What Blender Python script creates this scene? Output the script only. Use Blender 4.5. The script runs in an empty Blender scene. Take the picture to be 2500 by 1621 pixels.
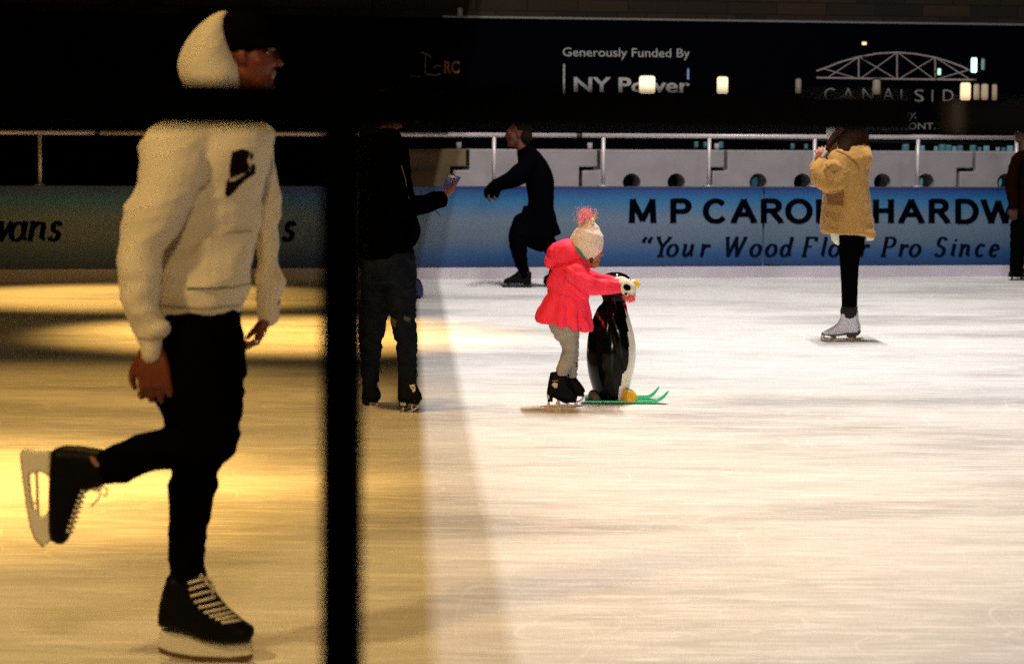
import bpy, bmesh, math, random
from mathutils import Vector, Matrix, noise
from mathutils.bvhtree import BVHTree
random.seed(4)
C = bpy.context.scene
COL = C.collection

# ------------------------------------------------------------------ camera
CAM_H = 1.486
FOCAL = 85.0
F = 2500 * FOCAL / 36.0            # focal length in photograph pixels
PITCH = math.atan((810.5 - 307.0) / F)
ROLL = 0.006
R = (Matrix.Rotation(math.pi / 2 - PITCH, 3, 'X') @ Matrix.Rotation(ROLL, 3, 'Z'))
CAMP = Vector((0, 0, CAM_H))
cd = bpy.data.cameras.new('camera')
cam = bpy.data.objects.new('camera', cd)
COL.objects.link(cam)
cam.matrix_world = Matrix.Translation(CAMP) @ R.to_4x4()
cd.lens = FOCAL; cd.sensor_width = 36; cd.clip_end = 500; cd.clip_start = 0.05
cd.dof.use_dof = True; cd.dof.focus_distance = 13.0; cd.dof.aperture_fstop = 4.6
C.camera = cam

# ------------------------------------------------------------------ night sky and exposure
w = bpy.data.worlds.new('World'); C.world = w; w.use_nodes = True
w.node_tree.nodes['Background'].inputs[0].default_value = (0.010, 0.012, 0.02, 1)
w.node_tree.nodes['Background'].inputs[1].default_value = 0.10
C.view_settings.view_transform = 'Standard'
C.view_settings.look = 'None'
C.view_settings.exposure = 0.0
C.view_settings.gamma = 1.0
C.view_settings.use_curve_mapping = False
C.cycles.use_denoising = False        # the photograph is a grainy night shot

# ------------------------------------------------------------------ rink floodlights out of view, some added as fill
def spot(name, loc, target, power, col, size, angle, blend):
    l = bpy.data.lights.new(name, 'SPOT'); o = bpy.data.objects.new(name, l); COL.objects.link(o)
    o.location = loc
    d = Vector(target) - Vector(loc)
    o.rotation_euler = d.to_track_quat('-Z', 'Y').to_euler()
    l.energy = power; l.color = col; l.shadow_soft_size = size
    l.spot_size = math.radians(angle); l.spot_blend = blend
    return o
COOL = (1.0, 0.93, 0.88); CREAM = (1.0, 0.93, 0.87)
def bank(name, loc, tilt, sx, sy, power, col):
    """a long bank of floodlights looking down"""
    l = bpy.data.lights.new(name, 'AREA'); o = bpy.data.objects.new(name, l); COL.objects.link(o)
    l.shape = 'RECTANGLE'; l.size = sx; l.size_y = sy; l.energy = power; l.color = col; l.spread = math.radians(165)
    o.location = loc; o.rotation_euler = (math.radians(tilt), 0, math.radians(2.5))
    return o
# fill lamp added low and broad on the near side: it lights the boards and the fronts of the skaters
spot('white_floodlight', (1.5, -18, 5.6), (2.0, 19, 0.8), 5200, COOL, 0.9, 22, 0.8)
# two banks high over the rink, running away from the camera; the added deck cuts them off towards the left
bank('white_floodlight', (1.735, 16.5, 11.0), 0, 0.025, 5.0, 900, CREAM)
bank('white_floodlight', (1.835, 16.5, 11.0), 0, 0.025, 5.0, 900, CREAM)
spot('white_floodlight', (6.4, 9.0, 9.0), (4.2, 8.8, 0), 900, CREAM, 0.5, 48, 0.7)
# amber lamps over the left ice; last ones added as hoodie and board fill
AMBER = (1.0, 0.55, 0.12)
spot('amber_floodlight', (-2.3, 18.2, 6.0), (-1.65, 17.2, 0), 4000, AMBER, 0.15, 36, 0.9)
spot('amber_floodlight', (-4.9, 21.6, 5.4), (-3.4, 20.8, 0), 2400, AMBER, 0.12, 40, 0.9)
spot('amber_floodlight', (-3.4, 9.2, 5.8), (-2.35, 9.7, 0), 3600, AMBER, 0.15, 38, 0.95)
spot('amber_floodlight', (-3.4, 13.6, 5.8), (-2.6, 13.2, 0), 650, AMBER, 0.2, 44, 0.95)  # fill added between the amber pools
spot('amber_floodlight', (-1.5, 10.5, 7.2), (-0.9, 9.6, 0), 1200, (1.0, 0.57, 0.15), 0.25, 84, 0.9)
spot('amber_floodlight', (0.3, -2.4, 6.4), (-1.8, 8.0, 0.6), 1300, (1.0, 0.70, 0.34), 0.5, 38, 0.9)  # fill added to brighten the hoodie
spot('amber_floodlight', (-4.6, 1.6, 6.4), (-1.5, 7.4, 1.0), 1500, (1.0, 0.66, 0.24), 0.35, 38, 0.9)  # side fill added to shade the hoodie from the left
spot('amber_floodlight', (-6.5, 6.0, 5.0), (-3.4, 23, 0.7), 900, AMBER, 0.4, 34, 0.8)  # fill added to warm the left boards

# ------------------------------------------------------------------ mapping from a photo pixel to a point of the place
def ray(px, py):
    return (R @ Vector(((px - 1250) / F, -(py - 810.5) / F, -1.0)))
def at_y(px, py, Y):
    d = ray(px, py); return CAMP + d * (Y / d.y)
def ground(px, py, z=0.0):
    d = ray(px, py); return CAMP + d * ((z - CAMP.z) / d.z)
# the far boards run along this line
gA = ground(300, 686.5); gB = ground(2100, 677)
WDIR = (gB - gA).normalized(); WDIR.z = 0
WNOR = Vector((-WDIR.y, WDIR.x, 0)).normalized()
if WNOR.y < 0: WNOR = -WNOR                         # points away from the camera
def on_wall(px, py, off=0.0):
    """point where the view ray meets the vertical plane parallel to the boards, off metres behind them"""
    d = ray(px, py); P0 = gA + WNOR * off
    t = (P0 - CAMP).dot(WNOR) / d.dot(WNOR)
    return CAMP + d * t
def along(s, off, z):                                 # boards coordinates
    return Vector((gA.x, gA.y, 0)) + WDIR * s + WNOR * off + Vector((0, 0, z))
def s_of(p): return (p - gA).dot(WDIR)

# ------------------------------------------------------------------ materials
MATS = {}
def mat(name, col, rough=0.6, metal=0.0, bump=0.0, bscale=60, var=0.0, vscale=8, emit=None, estr=0, spec=0.5, coat=0, sheen=0, tint=None):
    if name in MATS: return MATS[name]
    m = bpy.data.materials.new(name); m.use_nodes = True
    nt = m.node_tree; N = nt.nodes; L = nt.links
    b = N['Principled BSDF']
    b.inputs['Roughness'].default_value = rough
    b.inputs['Metallic'].default_value = metal
    b.inputs['Specular IOR Level'].default_value = spec
    b.inputs['Coat Weight'].default_value = coat
    b.inputs['Coat Roughness'].default_value = 0.05
    b.inputs['Sheen Weight'].default_value = sheen
    c4 = (*col, 1)
    b.inputs['Base Color'].default_value = c4
    tc = N.new('ShaderNodeTexCoord')
    if var > 0:
        n = N.new('ShaderNodeTexNoise'); n.inputs['Scale'].default_value = vscale; n.inputs['Detail'].default_value = 6
        L.new(tc.outputs['Object'], n.inputs['Vector'])
        mx = N.new('ShaderNodeMixRGB'); L.new(n.outputs['Fac'], mx.inputs['Fac'])
        t2 = tint if tint else tuple(min(1, c * (1 + var)) for c in col)
        mx.inputs[1].default_value = (*[c * (1 - var) for c in col], 1)
        mx.inputs[2].default_value = (*t2, 1)
        L.new(mx.outputs[0], b.inputs['Base Color'])
    if bump > 0:
        n2 = N.new('ShaderNodeTexNoise'); n2.inputs['Scale'].default_value = bscale; n2.inputs['Detail'].default_value = 5
        L.new(tc.outputs['Object'], n2.inputs['Vector'])
        bp = N.new('ShaderNodeBump'); bp.inputs['Strength'].default_value = bump; bp.inputs['Distance'].default_value = 0.01
        L.new(n2.outputs['Fac'], bp.inputs['Height']); L.new(bp.outputs[0], b.inputs['Normal'])
    if emit:
        b.inputs['Emission Color'].default_value = (*emit, 1); b.inputs['Emission Strength'].default_value = estr
    MATS[name] = m
    return m

def ice_material():
    m = bpy.data.materials.new('skated_ice'); m.use_nodes = True
    nt = m.node_tree; N = nt.nodes; L = nt.links; b = N['Principled BSDF']
    tc = N.new('ShaderNodeTexCoord')
    def mapped(sx, sy, rz=0):
        mp = N.new('ShaderNodeMapping'); mp.inputs['Scale'].default_value = (sx, sy, 1); mp.inputs['Rotation'].default_value = (0, 0, rz)
        L.new(tc.outputs['Object'], mp.inputs['Vector']); return mp.outputs[0]
    def nz(vec, scale, detail=5, rough=0.6, dist=0):
        n = N.new('ShaderNodeTexNoise'); n.inputs['Scale'].default_value = scale; n.inputs['Detail'].default_value = detail
        n.inputs['Roughness'].default_value = rough; n.inputs['Distortion'].default_value = dist
        L.new(vec, n.inputs['Vector']); return n.outputs['Fac']
    def ramp(fac, stops):
        r = N.new('ShaderNodeValToRGB'); L.new(fac, r.inputs[0])
        e = r.color_ramp.elements
        while len(e) < len(stops): e.new(0.5)
        for k, (p, v) in enumerate(stops): e[k].position = p; e[k].color = (v, v, v, 1)
        return r.outputs[0]
    def mth(op, a, bb):
        x = N.new('ShaderNodeMath'); x.operation = op
        for i, v in enumerate((a, bb)):
            if isinstance(v, (int, float)): x.inputs[i].default_value = v
            else: L.new(v, x.inputs[i])
        return x.outputs[0]
    # worn, wet streaks across the rink
    streak = ramp(nz(mapped(0.55, 3.2, 0.05), 1.6, 8, 0.62, 0.3), [(0.28, 0.85), (0.48, 0.96), (0.62, 1.0)])
    fine = ramp(nz(mapped(1.2, 16, -0.04), 2.5, 6, 0.7), [(0.30, 0.90), (0.55, 1.0)])
    patch = ramp(nz(mapped(0.30, 0.85), 1.1, 5, 0.6), [(0.36, 0.68), (0.52, 0.97), (0.62, 1.0)])
    v = mth('MULTIPLY', mth('MULTIPLY', streak, fine), patch)
    # thin pale cuts of skate blades: contour lines of slow noises
    cuts = None
    for (sx, sy, rz, sc, wd) in ((0.5, 0.9, 0.3, 0.9, 0.0016), (0.7, 0.6, 1.4, 1.3, 0.0022), (0.3, 1.3, -0.2, 1.5, 0.0020), (0.9, 1.1, 2.2, 0.8, 0.0018), (0.2, 2.4, 0.1, 1.7, 0.002)):
        n = nz(mapped(sx, sy, rz), sc, 0.0, 0.3)
        f = mth('FRACT', mth('MULTIPLY', n, 4.0), 0.0)
        d = mth('ABSOLUTE', mth('SUBTRACT', f, 0.5), 0.0)
        c = mth('LESS_THAN', d, wd * 2.2)
        cuts = c if cuts is None else mth('MAXIMUM', cuts, c)
    # snow dust shaved off the surface
    dust = ramp(nz(mapped(14, 22), 3.0, 4, 0.7), [(0.60, 0.0), (0.72, 1.0)])
    grit = ramp(nz(mapped(14, 30), 3.0, 3, 0.6), [(0.27, 0.0), (0.33, 1.0)])
    sparkle = ramp(nz(mapped(30, 55), 3.0, 2, 0.7), [(0.25, 0.0), (0.75, 1.0)])
    # short crossing strokes left by many blades
    strokes = None
    for (rz, sx, sy) in ((0.22, 2.2, 60), (-0.30, 1.8, 55), (1.05, 2.0, 48), (-0.9, 2.6, 50), (0.02, 1.5, 70), (0.1, 1.6, 44)):
        n = ramp(nz(mapped(sx, sy, rz), 1.0, 2.0, 0.5), [(0.63, 0.0), (0.68, 1.0)])
        strokes = n if strokes is None else mth('MAXIMUM', strokes, n)
    cuts = mth('MAXIMUM', mth('MULTIPLY', cuts, 0.42), mth('MULTIPLY', strokes, 0.9))
    v2 = mth('ADD', mth('MULTIPLY', v, 0.76), mth('MULTIPLY', mth('MAXIMUM', mth('MULTIPLY', cuts, 0.8), mth('MULTIPLY', dust, 0.9)), 0.34))
    v2 = mth('MULTIPLY', v2, mth('MULTIPLY', mth('ADD', mth('MULTIPLY', grit, 0.35), 0.65), mth('ADD', mth('MULTIPLY', sparkle, 0.24), 0.90)))
    v2 = mth('MINIMUM', v2, 0.92)
    mx = N.new('ShaderNodeMixRGB'); L.new(v2, mx.inputs['Fac'])
    mx.inputs[1].default_value = (0.0, 0.0, 0.0, 1); mx.inputs[2].default_value = (1.0, 0.985, 0.975, 1)
    L.new(mx.outputs[0], b.inputs['Base Color'])
    rg = mth('ADD', mth('MULTIPLY', v2, 0.30), 0.14)
    L.new(rg, b.inputs['Roughness'])
    b.inputs['IOR'].default_value = 1.31
    bp = N.new('ShaderNodeBump'); bp.inputs['Strength'].default_value = 0.35; bp.inputs['Distance'].default_value = 0.01
    L.new(mth('ADD', mth('MULTIPLY', fine, 0.5), mth('ADD', mth('MULTIPLY', cuts, 0.3), mth('MULTIPLY', dust, 0.5))), bp.inputs['Height'])
    L.new(bp.outputs[0], b.inputs['Normal'])
    return m

def banner_material():
    """printed vinyl: blue at the top and bottom edges, pale grey-blue across the middle"""
    m = bpy.data.materials.new('printed_banner'); m.use_nodes = True
    nt = m.node_tree; N = nt.nodes; L = nt.links; b = N['Principled BSDF']
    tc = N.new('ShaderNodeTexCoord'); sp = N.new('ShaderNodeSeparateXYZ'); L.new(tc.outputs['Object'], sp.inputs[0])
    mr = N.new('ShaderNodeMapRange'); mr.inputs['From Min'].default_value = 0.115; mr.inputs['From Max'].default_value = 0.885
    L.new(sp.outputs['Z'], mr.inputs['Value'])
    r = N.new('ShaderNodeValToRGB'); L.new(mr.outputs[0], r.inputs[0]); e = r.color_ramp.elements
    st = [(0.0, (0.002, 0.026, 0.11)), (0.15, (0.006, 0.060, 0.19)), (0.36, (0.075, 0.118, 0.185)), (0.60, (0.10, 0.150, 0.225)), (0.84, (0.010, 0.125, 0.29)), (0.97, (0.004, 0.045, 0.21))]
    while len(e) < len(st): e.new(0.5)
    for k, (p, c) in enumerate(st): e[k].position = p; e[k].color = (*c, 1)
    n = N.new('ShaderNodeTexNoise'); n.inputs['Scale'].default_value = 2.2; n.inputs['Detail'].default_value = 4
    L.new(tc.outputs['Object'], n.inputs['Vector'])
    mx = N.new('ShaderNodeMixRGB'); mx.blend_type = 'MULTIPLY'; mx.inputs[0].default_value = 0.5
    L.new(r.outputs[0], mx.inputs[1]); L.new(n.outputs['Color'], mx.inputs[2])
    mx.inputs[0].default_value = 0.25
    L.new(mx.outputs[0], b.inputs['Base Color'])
    b.inputs['Roughness'].default_value = 0.45
    bp = N.new('ShaderNodeBump'); bp.inputs['Strength'].default_value = 0.2; bp.inputs['Distance'].default_value = 0.02
    L.new(n.outputs['Fac'], bp.inputs['Height']); L.new(bp.outputs[0], b.inputs['Normal'])
    return m

def stone_material():
    m = bpy.data.materials.new('rough_stone_blocks'); m.use_nodes = True
    nt = m.node_tree; N = nt.nodes; L = nt.links; b = N['Principled BSDF']
    tc = N.new('ShaderNodeTexCoord'); sp = N.new('ShaderNodeSeparateXYZ'); cb = N.new('ShaderNodeCombineXYZ')
    L.new(tc.outputs['Object'], sp.inputs[0]); L.new(sp.outputs['X'], cb.inputs[0]); L.new(sp.outputs['Z'], cb.inputs[1])
    br = N.new('ShaderNodeTexBrick'); L.new(cb.outputs[0], br.inputs['Vector'])
    br.inputs['Scale'].default_value = 1.0; br.inputs['Brick Width'].default_value = 0.62; br.inputs['Row Height'].default_value = 0.15
    br.inputs['Mortar Size'].default_value = 0.007; br.inputs['Mortar Smooth'].default_value = 0.3; br.inputs['Bias'].default_value = 0.0
    br.offset = 0.37; br.squash = 0.6; br.squash_frequency = 3
    br.inputs['Color1'].default_value = (0.045, 0.025, 0.009, 1); br.inputs['Color2'].default_value = (0.015, 0.009, 0.004, 1)
    br.inputs['Mortar'].default_value = (0.004, 0.003, 0.002, 1)
    n = N.new('ShaderNodeTexNoise'); n.inputs['Scale'].default_value = 14; n.inputs['Detail'].default_value = 8; L.new(tc.outputs['Object'], n.inputs['Vector'])
    mx = N.new('ShaderNodeMixRGB'); mx.blend_type = 'MULTIPLY'; mx.inputs[0].default_value = 0.6
    L.new(br.outputs['Color'], mx.inputs[1]); L.new(n.outputs['Color'], mx.inputs[2]); L.new(mx.outputs[0], b.inputs['Base Color'])
    b.inputs['Roughness'].default_value = 0.9
    bp = N.new('ShaderNodeBump'); bp.inputs['Strength'].default_value = 0.8; bp.inputs['Distance'].default_value = 0.03
    L.new(br.outputs['Fac'], bp.inputs['Height']); bp.invert = True; L.new(bp.outputs[0], b.inputs['Normal'])
    return m

# ------------------------------------------------------------------ objects
def tag(o, label=None, cat=None, group=None, kind=None):
    if label: o['label'] = label
    if cat: o['category'] = cat
    if group: o['group'] = group
    if kind: o['kind'] = kind
    return o
def thing(name, loc, label, cat, group=None):
    o = bpy.data.objects.new(name, None); COL.objects.link(o); o.location = loc; o.empty_display_size = 0.2
    o['_w'] = tuple(loc)
    del o['_w']
    return tag(o, label, cat, group)
def world_loc(o):
    p = Vector((0, 0, 0))
    while o is not None:
        p = p + o.location; o = o.parent
    return p
def link_mesh(name, me, m, parent=None, smooth=True, loc=None):
    """me holds world coordinates; they are shifted to the parent's origin"""
    o = bpy.data.objects.new(name, me); COL.objects.link(o)
    if parent is not None:
        o.parent = parent; base = world_loc(parent)
    else:
        base = Vector(loc) if loc is not None else Vector((0, 0, 0)); o.location = base
    if base.length > 0:
        me.transform(Matrix.Translation(-base))
    if m is not None: me.materials.append(m)
    if smooth: me.shade_smooth()
    return o

class Geo:
    def __init__(s): s.v = []; s.f = []
    def add(s, vs, fs):
        k = len(s.v); s.v += [Vector(v) for v in vs]; s.f += [tuple(i + k for i in f) for f in fs]
    def rings(s, rings, cap=True):
        n = len(rings[0]); vs = [p for r in rings for p in r]; fs = []
        for a in range(len(rings) - 1):
            for i in range(n):
                j = (i + 1) % n
                fs.append((a * n + i, a * n + j, (a + 1) * n + j, (a + 1) * n + i))
        if cap:
            fs.append(tuple(range(n))[::-1]); fs.append(tuple((len(rings) - 1) * n + i for i in range(n)))
        s.add(vs, fs)
    def box(s, c, hx, hy, hz, ax=Vector((1, 0, 0)), ay=Vector((0, 1, 0)), az=Vector((0, 0, 1))):
        vs = [Vector(c) + ax * hx * i + ay * hy * j + az * hz * k for i in (-1, 1) for j in (-1, 1) for k in (-1, 1)]
        s.add(vs, [(0, 1, 3, 2), (4, 6, 7, 5), (0, 4, 5, 1), (2, 3, 7, 6), (0, 2, 6, 4), (1, 5, 7, 3)])
    def tube(s, pts, r, n=10, r2=None):
        rg = []
        for i, p in enumerate(pts):
            p = Vector(p); a = Vector(pts[max(0, i - 1)]); b = Vector(pts[min(len(pts) - 1, i + 1)])
            t = (b - a).normalized()
            u = t.cross(Vector((0, 1, 0)));
            if u.length < 0.1: u = t.cross(Vector((1, 0, 0)))
            u.normalize(); v = t.cross(u).normalized()
            rr = r if r2 is None else r + (r2 - r) * i / (len(pts) - 1)
            rg.append([p + u * math.cos(k * 2 * math.pi / n) * rr + v * math.sin(k * 2 * math.pi / n) * rr for k in range(n)])
        s.rings(rg)
    def mesh(s, name):
        me = bpy.data.meshes.new(name); me.from_pydata(s.v, [], s.f)
        bm = bmesh.new(); bm.from_mesh(me); bmesh.ops.recalc_face_normals(bm, faces=bm.faces); bm.to_mesh(me); bm.free()
        return me
    def build(s, name, m, parent=None, smooth=True, loc=None, bevel=0):
        me = s.mesh(name)
        if bevel:
            bm = bmesh.new(); bm.from_mesh(me)
            bmesh.ops.bevel(bm, geom=[e for e in bm.edges if len(e.link_faces) == 2 and e.calc_face_angle(0) > 0.6], offset=bevel, segments=2, affect='EDGES', profile=0.7)
            bm.to_mesh(me); bm.free()
        return link_mesh(name, me, m, parent, smooth, loc)

def cat_rom(P, per=6):
    """P: list of equal-length number tuples"""
    out = []
    n = len(P)
    for i in range(n - 1):
        p0 = P[max(0, i - 1)]; p1 = P[i]; p2 = P[i + 1]; p3 = P[min(n - 1, i + 2)]
        for k in range(per):
            t = k / per
            out.append(tuple(0.5 * ((2 * b) + (-a + c) * t + (2 * a - 5 * b + 4 * c - d) * t * t + (-a + 3 * b - 3 * c + d) * t ** 3) for a, b, c, d in zip(p0, p1, p2, p3)))
    out.append(tuple(P[-1])); return out

BODIES = []; GARMENTS = {}
class Fig(Geo):
    """shapes measured in photo pixels on the upright plane at distance Y, with real depth in metres"""
    def __init__(s, Y): super().__init__(); s.Y = Y; s.rec = []
    def skip(s, *a, **k): pass
    def new(s): return Fig(s.Y)
    def P(s, px, py, dy=0.0): return at_y(px, py, s.Y + dy)
    @property
    def mpp(s): return (s.P(1251, 500) - s.P(1250, 500)).length
    def limb(s, pts, n=18, per=6, shrink=1.0, round_ends=True):
        """pts: (px, py, width_px, dy, depth_radius or None)"""
        if shrink == 1.0: s.rec.append(('limb', pts))
        q = [(a[0], a[1], a[2], a[3] if len(a) > 3 else 0.0, (a[4] if len(a) > 4 and a[4] else a[2] * 0.5 * s.mpp)) for a in pts]
        q = cat_rom(q, per)
        W = [s.P(a[0], a[1], a[3]) for a in q]
        rg = []
        for i, a in enumerate(q):
            t = (W[min(i + 1, len(W) - 1)] - W[max(i - 1, 0)]).normalized()
            D = Vector((0, 1, 0)); u = t.cross(D)
            if u.length < 0.25: u = Vector((1, 0, 0)) if abs(t.x) < 0.9 else Vector((0, 0, 1))
            u.normalize(); v = t.cross(u).normalized()
            ra = max(0.002, a[2] * 0.5 * s.mpp * shrink); rb = max(0.002, a[4] * shrink)
            rg.append([W[i] + u * math.cos(k * 2 * math.pi / n) * ra + v * math.sin(k * 2 * math.pi / n) * rb for k in range(n)])
        if round_ends:
            def dome(ring, c, out):
                r = sum((p - c).length for p in ring) / len(ring)
                return [[c + (p - c) * math.cos(t) + out * r * math.sin(t) * 0.85 for p in ring] for t in (0.5, 1.0, 1.4)]
            a = dome(rg[0], W[0], (W[0] - W[1]).normalized()); b = dome(rg[-1], W[-1], (W[-1] - W[-2]).normalized())
            rg = a[::-1] + rg + b
        s.rings(rg)
    def slab(s, rows, n=28, per=5, shrink=1.0, power=1.0):
        """rows: (py, xl, xr, depth_radius, dy)"""
        if shrink == 1.0: s.rec.append(('slab', rows))
        q = cat_rom([(r[0], r[1], r[2], r[3], r[4] if len(r) > 4 else 0.0) for r in rows], per)
        rg = []
        for (py, xl, xr, dr, dy) in q:
            c = s.P((xl + xr) / 2, py, dy); ra = (xr - xl) / 2 * s.mpp * shrink
            ring = []
            for k in range(n):
                th = k * 2 * math.pi / n; cx = math.cos(th); sx = math.sin(th)
                cx = math.copysign(abs(cx) ** power, cx); sx = math.copysign(abs(sx) ** power, sx)
                ring.append(c + Vector((cx * ra, sx * dr * shrink, 0)))
            rg.append(ring)
        s.rings(rg)
    def ell(s, px, py, rx, ry, rd=None, dy=0.0, rot=0.0, n=16):
        m = s.mpp; c = s.P(px, py, dy); rd = rd if rd else (rx + ry) / 2 * m
        rg = []
        for a in range(1, n):
            ph = math.pi * a / n
            rg.append([c + Matrix.Rotation(rot, 3, 'Y') @ Vector((math.sin(ph) * math.cos(k * 2 * math.pi / 20) * rx * m, math.sin(ph) * math.sin(k * 2 * math.pi / 20) * rd, math.cos(ph) * ry * m)) for k in range(20)])
        s.rings(rg)
    def slabs(s, outline, half, dy=0.0, rim=0.0, steps=3):
        """outline in pixels given a real thickness, its rim rounded over rim metres"""
        W = [s.P(a[0], a[1], dy) for a in outline]; n = len(W)
        area = sum(W[i].x * W[(i + 1) % n].z - W[(i + 1) % n].x * W[i].z for i in range(n))
        if area < 0: W = W[::-1]
        nor = []
        for i in range(n):
            e1 = (W[i] - W[i - 1]).normalized(); e2 = (W[(i + 1) % n] - W[i]).normalized()
            t = (e1 + e2); t = t.normalized() if t.length > 0.01 else e2
            nor.append(Vector((-t.z, 0, t.x)))
        rg = []
        lays = [(-1, 1)] + [(-1 + 0, 0)] if False else []
        K = steps if rim > 0 else 0
        ys = []
        for k in range(K):
            a = (k / K) * math.pi / 2; ys.append((-half + rim * (1 - math.sin(a)) * 0 - 0 if False else -(half - rim) - rim * math.cos(a), rim * (1 - math.sin(a))))
        ys += [(-(half - rim), 0.0), ((half - rim), 0.0)]
        for k in range(K - 1, -1, -1):
            a = (k / K) * math.pi / 2; ys.append(((half - rim) + rim * math.cos(a), rim * (1 - math.sin(a))))
        for (y, ins) in ys:
            rg.append([W[i] + nor[i] * ins + Vector((0, y, 0)) for i in range(n)])
        s.rings(rg)
    def skin(s, name, m, parent, voxel=0.008, smooth=6, fold=None, factor=0.5):
        """fuse everything added so far into one continuous surface"""
        if name == 'body' and not s.__dict__.get('ready'):
            BODIES.append((s, m, parent, voxel, smooth)); return
        if name in ('hoodie', 'joggers', 'jacket', 'jeans', 'coat', 'trousers', 'leggings'):
            GARMENTS.setdefault(parent.name, []).extend(s.rec)
        me = s.mesh(name + '_raw'); o = bpy.data.objects.new(name + '_raw', me); COL.objects.link(o)
        r = o.modifiers.new('r', 'REMESH'); r.mode = 'VOXEL'; r.voxel_size = voxel; r.adaptivity = 0
        if smooth:
            sm = o.modifiers.new('s', 'SMOOTH'); sm.factor = factor; sm.iterations = smooth
        dg = bpy.context.evaluated_depsgraph_get(); dg.update()
        me2 = bpy.data.meshes.new_from_object(o.evaluated_get(dg)); me2.name = name
        bpy.data.objects.remove(o); bpy.data.meshes.remove(me)
        if fold:
            nn = [v.normal.copy() for v in me2.vertices]
            for v, q in zip(me2.vertices, nn): v.co += q * fold(v.co, q)
        me2.materials.clear()
        return link_mesh(name, me2, m, parent)

def folds(amp, sx, sz, seed=0.0, diag=0.0, sharp=True, fine=0.25):
    def f(co, n):
        p = Vector((co.x * sx + co.z * diag * sx, co.y * sx, co.z * sz)) + Vector((seed, seed * 1.7, seed * 0.3))
        a = noise.noise(p + noise.noise_vector(p * 0.5) * 0.9)
        r = (1 - abs(a) * 2.6) if sharp else a
        b = noise.noise(p * 2.7)
        return amp * (r * 0.75 - 0.3 + fine * b)
    return f

def inside(poly, x, y):
    c = False; n = len(poly)
    for i in range(n):
        x1, y1 = poly[i]; x2, y2 = poly[(i + 1) % n]
        if (y1 > y) != (y2 > y) and x < (x2 - x1) * (y - y1) / (y2 - y1) + x1: c = not c
    return c
def decal(name, polys, target, m, parent, step=2.0, lift=0.003, holes=()):
    """a flat print laid on the surface of target"""
    me = target.data; base = world_loc(target)
    bv = BVHTree.FromPolygons([v.co + base for v in me.vertices], [tuple(p.vertices) for p in me.polygons])
    g = Geo(); idx = {}
    def vert(i, j):
        if (i, j) in idx: return idx[(i, j)]
        px, py = i * step, j * step; d = ray(px, py).normalized()
        h = bv.ray_cast(CAMP, d)
        if h[0] is None: idx[(i, j)] = None; return None
        p = h[0] - d * lift
        g.v.append(p); idx[(i, j)] = len(g.v) - 1; return idx[(i, j)]
    for poly in polys:
        xs = [p[0] for p in poly]; ys = [p[1] for p in poly]
        for i in range(int(min(xs) / step) - 1, int(max(xs) / step) + 2):
            for j in range(int(min(ys) / step) - 1, int(max(ys) / step) + 2):
                cx, cy = (i + 0.5) * step, (j + 0.5) * step
                if inside(poly, cx, cy) and not any(inside(h, cx, cy) for h in holes):
                    q = [vert(i, j), vert(i, j + 1), vert(i + 1, j + 1), vert(i + 1, j)]
                    if None not in q and q not in g.f and tuple(q) not in g.f: g.f.append(tuple(q))
    return g.build(name, m, parent)

# ------------------------------------------------------------------ lettering
def font_pts(text, bold=0.0):
    cu = bpy.data.curves.new('t', 'FONT'); cu.body = text; cu.offset = bold; cu.resolution_u = 3
    o = bpy.data.objects.new('t', cu); COL.objects.link(o)
    dg = bpy.context.evaluated_depsgraph_get(); dg.update()
    me = bpy.data.meshes.new_from_object(o.evaluated_get(dg))
    vs = [v.co.copy() for v in me.vertices]; fs = [tuple(p.vertices) for p in me.polygons]
    bpy.data.objects.remove(o); bpy.data.curves.remove(cu); bpy.data.meshes.remove(me)
    return vs, fs
def font_on(g, text, x0, x1, ytop, ybase, mapper, bold=0.0, shear=0.0, slope=0.0, cap=None):
    """lay lettering so it fills x0..x1 and ytop..ybase (pixels) through mapper(px, py)"""
    vs, fs = font_pts(text, bold)
    ax = min(v.x for v in vs); bx = max(v.x for v in vs)
    H = cap if cap else max(v.y for v in vs)
    g.add([mapper(x0 + (v.x - ax) / (bx - ax) * (x1 - x0) + shear * v.y / H * (ybase - ytop), ybase - v.y / H * (ybase - ytop) + slope * (v.x - ax) / (bx - ax) * (x1 - x0)) for v in vs], fs)

def arc(cx, cy, rx, ry, a0, a1, n=12):
    return [(cx + rx * math.cos(math.radians(a0 + (a1 - a0) * i / n)), cy + ry * math.sin(math.radians(a0 + (a1 - a0) * i / n))) for i in range(n + 1)]
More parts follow.
